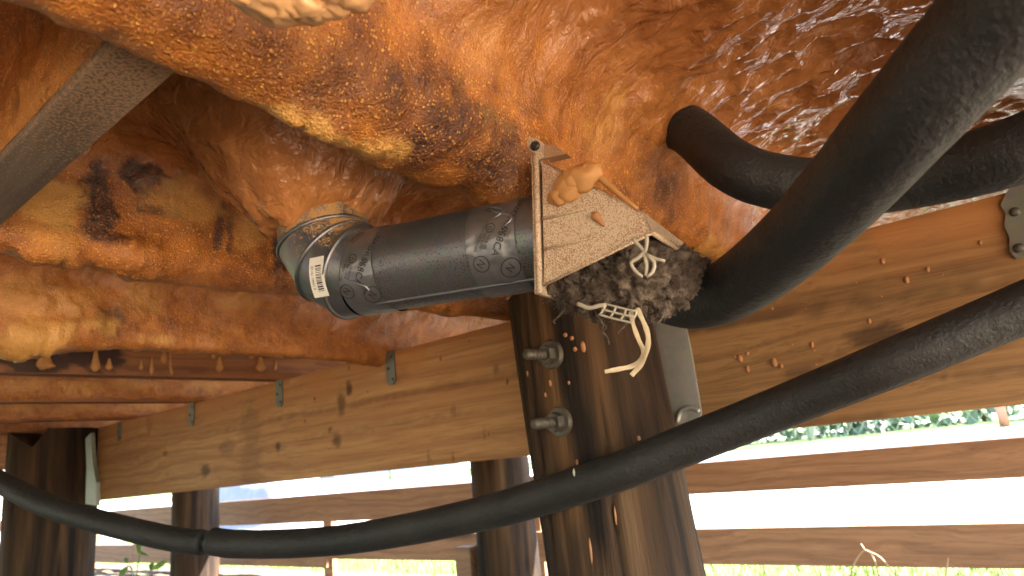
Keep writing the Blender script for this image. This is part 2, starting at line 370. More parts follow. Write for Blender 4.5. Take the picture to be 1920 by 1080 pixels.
# paint strokes: (attribute, centre, radii, strength); bumps displace outwards
STROKES = []
def stroke(a, c, r, s=1.0): STROKES.append((a, np.asarray(c, float), np.asarray(r if hasattr(r, '__len__') else (r, r, r), float), s))
def foam_sheet(prof, xs, ds, amp, seed, fine=True):
    P = resample(chaikin(np.array(prof, float)), ds)         # columns y z thin disp
    T = np.gradient(P[:, :2], axis=0); T /= np.linalg.norm(T, axis=1)[:, None]
    Nn = np.stack([T[:, 1], -T[:, 0]], 1)
    nx, ns = len(xs), len(P)
    W = np.zeros((nx, ns, 3)); W[..., 0] = xs[:, None]; W[..., 1] = P[None, :, 0]; W[..., 2] = P[None, :, 1]
    Q = W+np.array([0, 0, seed*3.1])
    thin = np.broadcast_to(P[None, :, 2], (nx, ns)).copy(); da = P[None, :, 3]
    n1 = fbm(Q*np.array([4, 3, 3]), 2); n2 = fbm(Q*np.array([13, 9, 11])+5, 3)
    wq = Q+.02*np.stack([noise(Q*14), noise(Q*14+9), noise(Q*14+21)], -1)
    rid = 1-np.abs(fbm(wq*np.array([21, 10, 16])+3, 2, .45)); 
    rid2 = 1-np.abs(fbm(wq*np.array([46, 22, 36])+8, 2, .45))
    mm = 0*n1
    for (a, c, r, s_) in STROKES:
        if a == 'mound': mm = np.maximum(mm, np.exp(-(.7*np.sqrt((((W-c)/r)**2).sum(-1)))**3))
    rid = rid*(1-.9*mm)+.7*.9*mm; rid2 = rid2*(1-.9*mm)+.7*.9*mm; n2 = n2*(1-.5*mm)
    h = amp*(n1*.016+n2*.008)*da+amp*(rid-.7)*.015*da*np.clip(1-thin, 0.04, 1)**1.7+.0035*fbm(Q*np.array([38, 30, 34])+60, 3)*thin
    if fine: h = h+amp*(rid2-.7)*.0045*da*np.clip(1-thin, .1, 1)**1.5
    thin = np.clip(thin+.55*n2*thin+.12*n1, 0, 1)
    A = {'thin': thin, 'fresh': np.zeros((nx, ns)), 'dark': np.zeros((nx, ns))}
    wz = .5*fbm(Q*24+2, 5, .6); bz = np.clip(.9*np.abs(fbm(Q*30+12, 2))-.3, -.3, .45)
    for (a, c, r, s) in STROKES:
        d = np.sqrt((((W-c)/r)**2).sum(-1)); 
        if d.min() > 2: continue
        if a == 'mound': h = h+s*np.exp(-(d**3))*(1+.10*wz)
        elif a == 'bump': h = h+s*np.exp(-(d*d)*(1+.25*wz))*(1+1.1*bz)
        else:
            m_ = sstep(*((1.0, .72) if a == 'dark' else (1.15, .5)), d+(1.5 if a == 'dark' else 1)*wz); 
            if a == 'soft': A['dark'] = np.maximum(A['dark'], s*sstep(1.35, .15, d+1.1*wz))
            elif s >= 0: A[a] = np.maximum(A[a], m_*s)
            else: A[a] = A[a]*(1+m_*s)
    h = np.where(P[None, :, 2] > .35, np.maximum(h, -.0035), h)
    # dark stain patches on thin film
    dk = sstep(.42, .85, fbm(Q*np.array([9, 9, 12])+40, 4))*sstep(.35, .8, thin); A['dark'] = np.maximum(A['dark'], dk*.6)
    W[..., 1] += Nn[None, :, 0]*h; W[..., 2] += Nn[None, :, 1]*h
    return W.reshape(-1, 3), g_grid(nx, ns), {k: a.ravel() for k, a in A.items()}
def xgrid(d0, d1, d2): return np.concatenate([np.arange(-2.4, .04, d1), np.arange(.04, 1.35, d0), np.arange(1.35, 2.62, d2)])
# ---- strokes read off the photograph
for px, py, r, hgt in ((540, 186, .016, .006), (572, 196, .014, .008), (605, 210, .013, .006), (640, 222, .014, .008), (675, 236, .012, .005), (705, 240, .010, .006), (725, 238, .008, .006)):
    stroke('bump', onZ(px, py, .278), r, hgt); 
for px, py in ((540, 192), (590, 206), (640, 226), (690, 240), (720, 242)): stroke('fresh', onZ(px, py, .278), (.018, .010, .03), .95)
for px, py, r in ((520, 5, .025), (590, -8, .025), (640, -20, .02)): stroke('bump', onZ(px, py, .27), r, .014); stroke('fresh', onZ(px, py-10, .275), r*.8, .4)
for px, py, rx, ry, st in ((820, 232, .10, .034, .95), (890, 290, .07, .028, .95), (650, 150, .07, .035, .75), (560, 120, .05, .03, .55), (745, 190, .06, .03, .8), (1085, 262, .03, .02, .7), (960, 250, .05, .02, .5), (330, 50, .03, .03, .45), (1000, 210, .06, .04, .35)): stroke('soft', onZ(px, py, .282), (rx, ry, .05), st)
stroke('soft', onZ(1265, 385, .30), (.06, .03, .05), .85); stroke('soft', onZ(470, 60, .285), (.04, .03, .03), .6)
stroke('fresh', onZ(1175, 255, .33), (.055, .04, .05), .55); stroke('fresh', onZ(1215, 290, .32), (.05, .03, .05), .5)
stroke('fresh', onZ(960, 130, .33), (.05, .05, .05), .25); stroke('thin', onZ(880, 170, .30), (.20, .05, .05), .95); stroke('thin', onZ(1300, 420, .29), (.2, .05, .05), .9)
stroke('fresh', onZ(1330, 470, .285), (.05, .03, .03), .6)
stroke('mound', onZ(962, 345, .27), (.036, .034, .06), .034); stroke('bump', onZ(915, 318, .27), (.03, .025, .03), .015)
YN2 = JF[2]-JW-.004
for px, py, rx, rz, a, s in ((105, 385, .035, .040, 'fresh', .85), (170, 385, .030, .055, 'dark', 1), (255, 330, .035, .030, 'dark', .95), (305, 405, .03, .012, 'dark', .9),
        (190, 445, .05, .012, 'dark', .9), (340, 385, .05, .04, 'fresh', .65), (398, 425, .008, .05, 'dark', 1), (420, 440, .006, .035, 'dark', .9), (460, 420, .035, .05, 'fresh', .6),
        (512, 410, .016, .09, 'dark', 1), (525, 440, .016, .09, 'dark', 1), (60, 330, .05, .03, 'dark', .7), (100, 440, .04, .02, 'fresh', .3)):  # the two tallest dark strokes paint the shadow gap beside the elbow
    stroke(a, onY(px, py, YN2), (rx, .05, rz), s)
for px, py in ((60, 462), (120, 470), (235, 482), (250, 486)): stroke('bump', onY(px, py, YN2+.01), (.03, .03, .02), .012)
YN3 = JF[3]-JW-.004
for px, py, rx, rz in ((40, 560, .06, .05), (120, 570, .07, .04), (260, 555, .05, .05), (440, 560, .05, .04)): stroke('fresh', onY(px, py, YN3), (rx, .06, rz), .45); stroke('bump', onY(px, py, YN3), (rx, .06, rz), .012)
for px, py in ((30, 632), (90, 628), (160, 615), (60, 640)): stroke('bump', onY(px, py, YN3+.02), (.04, .04, .02), .014); stroke('fresh', onY(px, py, YN3+.02), (.05, .05, .022), .85)
for i_, ps in ((5, ((40, 722), (150, 725), (260, 722), (380, 720), (450, 715))), (6, ((40, 765), (160, 765), (270, 760)))):
    for px, py in ps: stroke('fresh', onY(px, py, JF[i_]-JW-.004), (.09, .05, .022), .5)
stroke('fresh', onY(290, 640, YN3+.02), (.05, .05, .016), .8); stroke('dark', onY(190, 600, YN3), (.05, .04, .03), .8)

for dx, dy, r, hh_ in ((0, .01, .13, .155), (.0, .0, .26, .03)): stroke('mound', (.452+dx, .618+dy, .45), (r, r, .4), hh_)
def bay(i, zlow, wrap, ztop=.45, thin_side=.9, sag=0.0):
    F0, N1, F1 = JF[i], JF[i+1]-JW, JF[i+1]; m = (F0+N1)/2
    p = [(F0-.004, ZJ+.03, .6, .4), (F0+.004, ztop-.06, .5, .7), (F0+.04, ztop-.008, .1, 1), (m-.08, ztop, 0, 1), (m+.06, ztop, 0, 1), (N1-.055, ztop-.006, .05, 1),
         (N1-.016, ztop-.05, .55, .9), (N1-.006, (ztop+ZJ)/2-.01, thin_side, .55), (N1-.005, zlow+.02, thin_side, .45)]
    if wrap: p += [(N1-.005, ZJ-.006-sag, thin_side, .6), ((N1+F1)/2, ZJ-.014-sag, .8, .8), (F1+.006, ZJ-.004-sag, .8, .5), (F1+.006, ZJ+.04, .8, .2)]
    else: p += [(N1-.003, zlow, .9, .35), (N1+.004, zlow-.004, .9, .1)]
    return p
xa = xgrid(.0045, .05, .02)
pA = [(-.095, .31, .7, .4), (-.086, .37, .6, .6), (-.05, .415, .1, 1), (.05, .43, 0, 1.2), (.17, .43, 0, 1.2), (.27, .415, .05, 1.1), (.325, .375, .35, 1), (.352, .325, .75, .8), (.366, .288, .95, .7), (.397, .279, .95, .8), (.428, .287, .9, .6), (.434, .335, .9, .3)]
def ceiling(i, data): 
    o = link('ceiling_foam', *data[:2], M['foam'], attrs=data[2], base=(.6, JF[i]+.25, .43)); return tag(o, kind='structure')
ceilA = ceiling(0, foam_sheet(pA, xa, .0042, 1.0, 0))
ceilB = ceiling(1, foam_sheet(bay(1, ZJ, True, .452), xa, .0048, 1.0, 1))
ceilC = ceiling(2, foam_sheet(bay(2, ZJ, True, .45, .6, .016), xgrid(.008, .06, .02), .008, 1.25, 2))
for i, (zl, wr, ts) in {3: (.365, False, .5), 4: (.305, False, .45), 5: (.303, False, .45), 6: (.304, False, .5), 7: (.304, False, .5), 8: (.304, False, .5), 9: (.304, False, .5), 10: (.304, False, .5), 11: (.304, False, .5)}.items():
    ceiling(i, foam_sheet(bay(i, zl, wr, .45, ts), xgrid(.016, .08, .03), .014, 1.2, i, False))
for k in range(1, 3):                          # bays behind the camera, coarse
    sh = -.512*k; p = [(y+sh, z, t_, d_) for y, z, t_, d_ in pA]
    ceiling(0, foam_sheet(p, np.arange(-2.4, 2.62, .05), .03, 1.0, 20+k, False)).location.y += 0
def foam_rest(k, y0, y1):
    pass

def burnt_face(o, i, spots):
    xs_ = np.linspace(-.6, 1.3, 240); zs_ = np.linspace(ZJ+.001, .45, 24); a, b = np.meshgrid(xs_, zs_, indexing='ij'); P = np.stack([a, a*0+JF[i]-JW-.0015, b], -1).reshape(-1, 3)
    dk = np.zeros(len(P)); wz = .6*fbm(P*np.array([14, 1, 40]), 4)
    for c_, rx, rz, st in spots: dk = np.maximum(dk, st*sstep(1.05, .7, np.sqrt(((P[:, 0]-c_[0])/rx)**2+((P[:, 2]-c_[2])/rz)**2)+wz))
    link('scorched_face', P, g_grid(240, 24)[:, ::-1], M['joist'], o, attrs={'dark': dk, 'fresh': np.zeros(len(P))})
burnt_face(joists[4], 4, [(onY(70, 675, JF[4]-JW), .07, .06, 1.0), (onY(185, 665, JF[4]-JW), .06, .05, 1.0), (onY(300, 690, JF[4]-JW), .2, .01, .4)])
# foam drips on the bare joist and golden droplets: parts of what they cling to
def drip(c, length, r, axis=(0, 0, -1), flat=(0, 1, 0), parent=None, mat=None, seed=0.0, name='foam_drip'):
    a = nrm(axis); n = nrm(flat); s = nrm(np.cross(a, n)); t = np.linspace(0, 1, 7)
    prof = np.array([.25, .45, .55, .7, .95, 1.0, .35])*r; V = []; seg = 8
    for k in range(7):
        cc = np.asarray(c)+a*length*t[k]
        for j in range(seg):
            an = 2*math.pi*j/seg; V.append(cc+s*prof[k]*math.cos(an)+n*prof[k]*.75*math.sin(an))
    f = [[k*seg+j, k*seg+(j+1) % seg, (k+1)*seg+(j+1) % seg, (k+1)*seg+j] for k in range(6) for j in range(seg)]+[list(range(seg))[::-1], list(range(6*seg, 7*seg))]
    return link(name, V, f, mat or M['blob'], parent)
YN4 = JF[4]-JW
for px, py, L, r in ((180, 655, .055, .012), (205, 672, .03, .009), (285, 668, .05, .006), (308, 650, .045, .009), (320, 655, .06, .004), (322, 690, .02, .005), (400, 640, .05, .010), (412, 668, .045, .012),
                     (470, 650, .035, .010), (488, 668, .045, .017), (512, 655, .03, .012), (515, 672, .035, .006), (82, 650, .055, .014), (88, 668, .03, .02), (265, 676, .025, .006)):
    drip(onY(px, py, YN4-.004), L, r, parent=joists[4])

# hanging foam beads
M['palefoam'] = m_simple('pale_glossy_foam', (.62, .36, .17), .2, 0, .25, 40, .4, .004)
def beads(spots, z, parent, mat):
    m = MB()
    for k, (px, py, rx, rz) in enumerate(spots):
        m.add(*g_blob(onZ(px, py, z), (rx, rx*.8, rz), 26, 18, .30, 1.5, seed=k*3.3+px*.01))
    return link('foam_bead', *m.out(), mat, parent)
beads(((470, -18, .018, .010), (520, -2, .022, .012), (565, -4, .018, .012), (610, -12, .020, .010), (650, -22, .018, .009)), .268, ceilA, M['palefoam'])
beads(((538, 196, .012, .006), (560, 204, .010, .005), (585, 216, .011, .005), (612, 226, .010, .006), (640, 236, .010, .005), (668, 242, .009, .005), (695, 246, .008, .004), (716, 244, .007, .004)), .276, ceilA, M['palefoam'])
def cluster(name, pts, parent, mat):
    m = MB()
    for k, (c, r) in enumerate(pts): m.add(*g_blob(c, r, 18, 12, .22, 1.6, seed=k*3.7))
    return link(name, *m.out(), mat, parent)

# ================================================================== beams
def beam(name, y0, y1, mat, knots, label, cat='beam'):
    nyy = int((y1-y0)/.008); nz = 36; yy = np.linspace(y0, y1, nyy); zz = np.linspace(.0, .298, nz)
    th = .088
    a, b = np.meshgrid(yy, zz, indexing='ij'); bow = .0015*fbm(np.stack([a*2, b*2, a*0], -1), 2)
    edge = .003*(sstep(.012, 0, b)+sstep(.286, .298, b))
    Fv = np.stack([XB+bow+edge, a, b], -1).reshape(-1, 3); dk = np.zeros(len(Fv)); fr = np.zeros(len(Fv))
    yv, zv = Fv[:, 1], Fv[:, 2]; wz = .35*fbm(np.stack([yv*30, zv*60, yv*0], -1), 2)
    for (ky, kz, ry, rz, s) in knots:
        d = np.sqrt(((yv-ky)/ry)**2+((zv-kz)/rz)**2); dk = np.maximum(dk, s*sstep(1.2, .5, d+wz))
    top = sstep(.19, .30, zv+.05*fbm(np.stack([yv*5, zv*6, yv*0+3], -1), 3)); fr = .8*top*sstep(.0, .6, .45+fbm(np.stack([yv*7, zv*3, yv*0], -1), 2))
    n = len(Fv); Bk = Fv.copy(); Bk[:, 0] = XB+th
    V = np.vstack([Fv, Bk]); g = g_grid(nyy, nz); fs = [list(q) for q in g[:, ::-1]]+[list(q+n) for q in g]
    idx = np.arange(n).reshape(nyy, nz)
    for e in (idx[:, 0], idx[:, -1][::-1], idx[0, :][::-1], idx[-1, :]):
        fs += [[e[k], e[k+1], e[k+1]+n, e[k]+n] for k in range(len(e)-1)]
    o = link(name, V, fs, mat, attrs={'dark': np.concatenate([dk, dk*0]), 'fresh': np.concatenate([fr, fr*0])}, sharp=40)
    return tag(o, label, cat)
def K(px, py, ry, rz, s=.8): p = onX(px, py, XB); return (p[1], p[2], ry, rz, s)
PC_T = onX(1088, 600, 1.07); PC_B = onX(1172, 1078, 1.07)       # main pile axis
YP = PC_T[1]
bl = beam('support_beam', YP, 3.42, M['pine'], [K(655, 728, .016, .02, .95), K(640, 758, .022, .035, .75), K(632, 826, .022, .02, .75), K(618, 806, .01, .008, .9), K(522, 838, .016, .012, .95), K(400, 745, .03, .012, .5),
    K(385, 882, .035, .022, .8), K(425, 840, .06, .03, .35), K(310, 850, .02, .008, .6), K(470, 800, .07, .10, .28), K(470, 870, .07, .10, .28), K(850, 720, 1.6, .006, .40), K(600, 770, 1.4, .005, .35), K(850, 770, .01, .014, .5), K(930, 695, .008, .02, .5),
    K(280, 795, .03, .04, .5), K(745, 700, .05, .03, .3), K(700, 800, .5, .006, .35), K(910, 815, .004, .02, .5), K(805, 860, .005, .02, .6), K(850, 855, .004, .016, .6)],
    'pale pine beam dotted with knots and foam spots, running to notched pile')
br = beam('support_beam', -1.4, YP-.002, M['treated'], [K(1640, 630, .045, .02, .8), K(1500, 700, .03, .015, .5), K(1400, 600, .3, .008, .55), K(1700, 560, .25, .006, .5), K(1850, 700, .12, .006, .5), K(1580, 790, .1, .006, .4), K(1770, 710, .01, .006, .7), K(1550, 560, .4, .018, .35), K(1850, 620, .05, .03, .5)],
    'greenish brown treated beam passing behind the black pipes')
def droplet(px, py, r, parent, X=XB, seed=0.0, stretch=1.6, name='foam_droplet'):
    r = r*.5
    c = onX(px, py, X); v, f = g_blob(c-np.array([r*.2, 0, 0]), (r*.8, r, r*stretch), 8, 6, .15, 1.5, seed=seed); return link(name, v, f, M['salmon'], parent)
for k, (px, py, r) in enumerate(((700, 808, .006), (852, 768, .007), (826, 672, .008), (822, 700, .005), (950, 716, .009), (690, 735, .006), (915, 812, .008), (808, 862, .006), (850, 858, .005), (965, 655, .006), (590, 748, .008), (572, 790, .007), (420, 765, .009), (770, 650, .006), (880, 640, .005), (905, 675, .004), (730, 760, .006), (655, 690, .008))):
    droplet(px, py, r, bl, seed=k)
for k in range(26):
    px = random.uniform(1325, 1900); py = random.uniform(590-.25*(px-1325), 800-.12*(px-1325)); p = onX(px, py, XB)
    if .01 < p[2] < .29: droplet(px, py, random.choice((.0025, .003, .004, .005, .007)), br, seed=k+50, stretch=random.uniform(.9, 1.9))
for k, (px, py, r) in enumerate(((1388, 672, .010), (1402, 692, .008), (1452, 680, .010), (1700, 525, .007), (1740, 505, .006), (1655, 490, .007), (1838, 455, .005), (1630, 602, .006))): droplet(px, py, r, br, seed=k+30)
# metal ties where the joists cross the beam
def strap(px, w_, z0, z1, label, parent_nails=3):
    yc = px; m = MB(); t = thing('joist_tie', (XB-.003, yc, z0), label, 'metal tie', 'galvanised joist ties')
    a = [(XB-.002, yc-w_/2, z1), (XB-.002, yc-w_/2, z0+.012), (XB-.002, yc-w_/2+.008, z0), (XB-.002, yc+w_/2-.008, z0), (XB-.002, yc+w_/2, z0+.012), (XB-.002, yc+w_/2, z1)]
    v, f = g_prism(a, (-.003, 0, 0)); link('tie_plate', v, f, M['tie'], t, smooth=False)
    for k in range(parent_nails):
        c = (XB-.0055, yc+(w_*.22 if k % 2 else -w_*.22), z0+.014+(z1-z0-.03)*k/max(1, parent_nails-1)); v, f = g_blob(c, (.003, .004, .004), 10, 6, 0); link('nail_head', v, f, M['steel'], t)
for i, (z0, z1, px) in {3: (.212, .30, 735), 4: (.218, .30, 525), 5: (.220, .30, 362), 6: (.222, .30, 230)}.items():
    strap(onX(px, 700, XB)[1], .034, z0, z1, 'small galvanised tie under '+{3: 'the lumpy foamed joist, largest along the pine beam', 4: 'the bare dripping joist on the pine beam', 5: 'the thinly foamed joist on the pine beam', 6: 'the far joist next to the notched pile'}[i])
# large rounded tie plate at the right end of the treated beam
p0 = onX(1905, 420, XB); t = thing('tie_plate', (XB-.003, p0[1]-.02, .20), 'broad grey metal tie with scalloped edge on the treated beam', 'metal tie')
poly = [onX(*q, XB-.002) for q in ((1925, 340), (1893, 352), (1876, 385), (1886, 402), (1883, 425), (1893, 445), (1893, 472), (1905, 486), (1960, 470), (1990, 330))]
v, f = g_prism(poly[::-1], (-.004, 0, 0)); link('plate', v, f, M['tie'], t, smooth=False)
for px, py in ((1903, 397), (1910, 465), (1935, 380)):
    v, f = g_blob(onX(px, py, XB-.008), (.004, .007, .007), 12, 6, .05); link('nail_head', v, f, M['steel'], t)

# ================================================================== piles
def pile(name, pb, pt, r0, r1, label, seed, top=None, nseg=96, nr=90, grp=None, bands=()):
    pb, pt = np.asarray(pb, float), np.asarray(pt, float); th = np.linspace(0, 2*np.pi, nseg, endpoint=False); ss = np.linspace(0, 1, nr)
    S, T = np.meshgrid(ss, th, indexing='ij'); ax = pb+(pt-pb)*S[..., None]; r = r0+(r1-r0)*S
    D = np.stack([np.cos(T), np.sin(T), T*0], -1); L = np.linalg.norm(pt-pb)
    Q = np.stack([np.cos(T)*1.2, np.sin(T)*1.2, S*L*1.3], -1)+seed
    r = r*(1+.03*fbm(Q*1.3, 3)+.012*fbm(Q*np.array([7, 7, .8]), 3))
    dk = np.zeros_like(r); fr = np.zeros_like(r); rr = np.random.default_rng(int(seed*10))
    for k in range(9):                          # drying checks
        t0 = rr.uniform(0, 2*np.pi); s0, s1 = sorted(rr.uniform(0, 1, 2)); s1 = max(s1, s0+.25); wv = .05*np.sin(S*9+k)+.03*fbm(np.stack([S*6, S*0, S*0+k], -1), 2)
        d = np.abs((T-t0-wv+np.pi) % (2*np.pi)-np.pi); wd = rr.uniform(.02, .045)
        g = np.exp(-(d/wd)**2)*sstep(s0-.1, s0+.05, S)*sstep(s1+.1, s1-.05, S); r = r-g*.007; dk = np.maximum(dk, g*.9)
    for (bt, bw, s0, s1, at_n, bs) in bands:
        d = np.abs((T-bt-.25*fbm(np.stack([S*5, T*2, S*0+bt], -1), 3)*bw*2+np.pi) % (2*np.pi)-np.pi); g = bs*sstep(1.2*bw, .5*bw, d)*sstep(s0-.06, s0+.02, S)*sstep(s1+.06, s1-.02, S)
        if at_n == 'dark': dk = np.maximum(dk, g)
        else: fr = np.maximum(fr, g)
    V = ax+D*r[..., None]
    if top is not None:
        V = top(V)
    fs = [[i*nseg+j, i*nseg+(j+1) % nseg, (i+1)*nseg+(j+1) % nseg, (i+1)*nseg+j] for i in range(nr-1) for j in range(nseg)]
    V = V.reshape(-1, 3); V = np.vstack([V, [V[-nseg:].mean(0)]]); c = len(V)-1; fs += [[(nr-1)*nseg+j, (nr-1)*nseg+(j+1) % nseg, c] for j in range(nseg)]
    root = thing(name, (pb[0], pb[1], pb[2]), label, 'pile', grp)
    link('shaft', V, fs, M['pile'], root, attrs={'dark': np.append(dk.ravel(), 0), 'fresh': np.append(fr.ravel(), 0)}, sharp=60)
    return root
lean = (PC_B-PC_T)/(PC_B[2]-PC_T[2]); 
pt = PC_T+lean*(.288-PC_T[2]); pb = PC_T+lean*(ZG-.05-PC_T[2])
def notch_beam(V):
    m = V[..., 2] > -.004; V[..., 0] = np.where(m, np.minimum(V[..., 0], XB-.003), V[..., 0]); return V
def near_pile(px, py):
    r = ray(px, py); a = r[0]**2+r[1]**2; best = None
    for t_ in np.linspace(.8, 1.5, 1400):
        q = r*t_; c = PC_T+lean*(q[2]-PC_T[2])
        if np.hypot(q[0]-c[0], q[1]-c[1]) < .132: return q
    return r*1.0
def pth(px, py): q_ = near_pile(px, py); c_ = PC_T+lean*(q_[2]-PC_T[2]); return math.atan2(q_[1]-c_[1], q_[0]-c_[0])
BANDS = ((pth(1075, 720), .17, .55, 1.05, 'dark', .9), (pth(1035, 730), .13, .60, .97, 'fresh', .4), (pth(1010, 650), .12, .7, 1.05, 'fresh', .15), (pth(1150, 680), .10, .7, 1.02, 'dark', .55), (pth(1120, 690), .09, .7, 1.0, 'fresh', .2), (pth(1200, 900), .2, .2, .65, 'fresh', .12))
mp = pile('timber_pile', pb, pt, .136, .130, 'thick dark brown timber pile with two bolts, under the vent hood', 3.3, notch_beam, 128, 120, 'timber piles', BANDS)
# bolts with washers and nuts
def bolt(px, py, parent, sc_=1.0):
    c = near_pile(px, py); ax = nrm((-1, .12, -.02)); P = lambda s: c+ax*s
    b = link('bolt_shank', *g_tube([P(-.03), P(.005), P(.034), P(.060), P(.063)], [.0085, .0085, .0085, .0085, .006], 16), M['steel'], parent)
    link('washer', *g_tube([P(-.004), P(.001), P(.004)], [.025, .025, .023], 28), M['steel'], parent, sharp=40)
    a = np.array([[math.cos(k*math.pi/3), math.sin(k*math.pi/3)] for k in range(6)])*.0165
    T, A, B = frames(np.array([P(0), P(.02)])); poly = [P(.004)+A[0]*q[0]+B[0]*q[1] for q in a]
    v, f = g_prism(poly, ax*.015); link('nut', v, f, M['steel'], b, smooth=False)
    th = np.arange(0, 60)*.5; helix = np.array([P(.02+.038*k/60)+A[0]*.0088*math.cos(q)+B[0]*.0088*math.sin(q) for k, q in enumerate(th)])
    link('thread', *g_tube(helix, .0009, 5), M['steel'], b)
bolt(1033, 665, mp); bolt(1049, 791, mp)
for k in range(4):
    px, py, r = random.uniform(975, 1210), random.uniform(615, 1060), random.choice((.0025, .003, .004))
    c = near_pile(px+.12*(py-700), py); v, f = g_blob(c, (r*.7, r, r*random.uniform(1, 2.4)), 8, 6, .2, seed=k); link('foam_droplet', v, f, M['salmon'], mp)
for px, py, r, st in ((1093, 650, .005, 2.0), (1060, 628, .004, 1), (1072, 634, .004, 1), (1078, 655, .004, 1), (1154, 967, .002, 7), (1108, 1035, .0025, 9), (1197, 822, .004, 1), (990, 700, .003, 2)):
    c = near_pile(px, py); v, f = g_blob(c, (r*.8, r, r*st), 8, 6, .2, seed=px); link('foam_droplet', v, f, M['salmon'], mp)
# orange overspray crust where the pile meets the joist foam
cp = catmull([at(px, 590+5*math.sin(px*.03)+.018*(px-1000), 1.03 if px > 1000 else 1.07) for px in range(930, 1241, 22)], .003)
cr = g_tube(cp, .007, 14, True, lambda i, th, r: r*(1+.9*fbm(np.stack([np.cos(th)*.8, np.sin(th)*.8, th*0+i*.09], -1), 3)))

# pale steel side plate between pile and beam
poly = [onX(*q, XB-.003) for q in ((1195, 585), (1282, 585), (1298, 660), (1310, 730), (1317, 775), (1312, 792), (1278, 800), (1262, 830), (1235, 840), (1205, 640))]
t = thing('pile_plate', poly[5], 'pale steel plate wedged between thick bolted pile and treated beam', 'metal plate')
v, f = g_prism(poly[::-1], (-.006, 0, 0)); link('plate', v, f, M['galv_dull'], t, smooth=False)
v, f = g_tube(catmull([onX(*q, XB-.014) for q in ((1270, 792), (1276, 772), (1295, 764), (1312, 772))], .004), .005, 8); link('rolled_lip', v, f, M['galv_dull'], t)
# notched pile at the far end of the pine beam
c = onX(98, 900, 1.05); c = np.array([1.05, c[1], 0])
def vtop(V):
    S = (V[..., 0]-c[0])*(.90)+(V[..., 1]-c[1])*(-.44)       # sideways as seen from the camera
    lim = np.where(S < -.05, .225+np.clip(-(S+.05), 0, .2)*.75, np.where(S < .0, .225+(S+.05)*1.5, .297))
    V[..., 2] = np.minimum(V[..., 2], lim); return V
np_ = pile('timber_pile', (c[0], c[1], ZG-.05), (c[0], c[1], .30), .162, .160, 'dark timber pile with a V-notched top at the far end of the pine beam', 5.1, vtop, 96, 160, 'timber piles')
a = onX(163, 815, 1.1); poly = [onX(*q, 1.03) for q in ((160, 822), (170, 812), (174, 870), (180, 905), (180, 948), (160, 945), (162, 880))]
t = thing('pile_flashing', poly[4], 'bent pale metal strip down the side of the notched pile', 'metal plate'); v, f = g_prism(poly[::-1], (.012, -.004, 0)); link('strip', v, f, M['tie'], t, smooth=False)
# piles carrying the outer edge
for px, y0, rr_, lab, sd in ((945, 960, .132, 'weathered outer pile with a short stub post beside it, before the slats', 7.7), (366, 1000, .15, 'weathered outer pile with the kinked pipe joint before it', 9.1), (-120, 1000, .15, 'outer pile beyond the notched pile', 2.2), (2900, 600, .13, 'outer pile behind the treated beam', 4.2)):
    p = onX(px, y0, 2.38); pile('timber_pile', (2.38, p[1], ZG-.05), (2.38, p[1], .168), rr_, rr_, lab, sd, None, 48, 50, 'timber piles')
v, f = g_box((2.34, -1.4, .17), (2.44, 9.4, .298)); tag(link('rim_beam', v, f, M['treated'], smooth=False), 'outer beam on the far piles above the slats', 'beam')
# stub post beside the outer pile
p = onX(872, 1040, 2.30); v, f = g_box((2.28, p[1]-.045, ZG), (2.34, p[1]+.045, onX(870, 1025, 2.3)[2]), .004); tag(link('stub_post', v, f, M['slat'], smooth=False), 'short cut-off wooden post standing beside weathered outer pile', 'post')

# ================================================================== skirting slats
XS = 2.75
sk = thing('slat_skirting', (XS, 2.5, ZG), 'open skirting of wide horizontal wooden slats around the crawl space', 'slat fence')
ybr = [-1.4, .1, onX(612, 1040, XS)[1], 6.6, 9.4]
for r_, (z0, z1) in enumerate(((-.225, -.10), (-.494, -.357))):
    br_ = ybr if r_ else [-1.4, -.3, 2.16, 5.6, 9.4]
    for k in range(len(br_)-1):
        z0, z1 = ((-.225, -.10), (-.494, -.357))[r_] if br_[k] < 2 else ((-.275, -.104), (-.555, -.40))[r_]
        dz = .004*math.sin(k*3+r_*2); v, f = g_box((XS, br_[k]+.002, z0+dz), (XS+.025, br_[k+1]-.002, z1+dz), .002); link('slat', v, f, M['slat'], sk, smooth=False)
for y in (-1.3, 2.17, onX(612, 1040, XS)[1]+.02, 5.6, 7.5):
    v, f = g_box((XS+.027, y-.045, ZG), (XS+.065, y+.045, -.125), .002); link('post', v, f, M['slat'], sk, smooth=False)
# slats on the far side of the crawl space (left end)
s2 = thing('slat_skirting', (1, 9.2, ZG), 'far end skirting of wooden slats beyond the notched pile', 'slat fence')
for z0, z1 in ((-.225, -.10), (-.494, -.357)):
    v, f = g_box((-1.2, 9.15, z0), (2.74, 9.175, z1), .002); link('slat', v, f, M['slat'], s2, smooth=False)

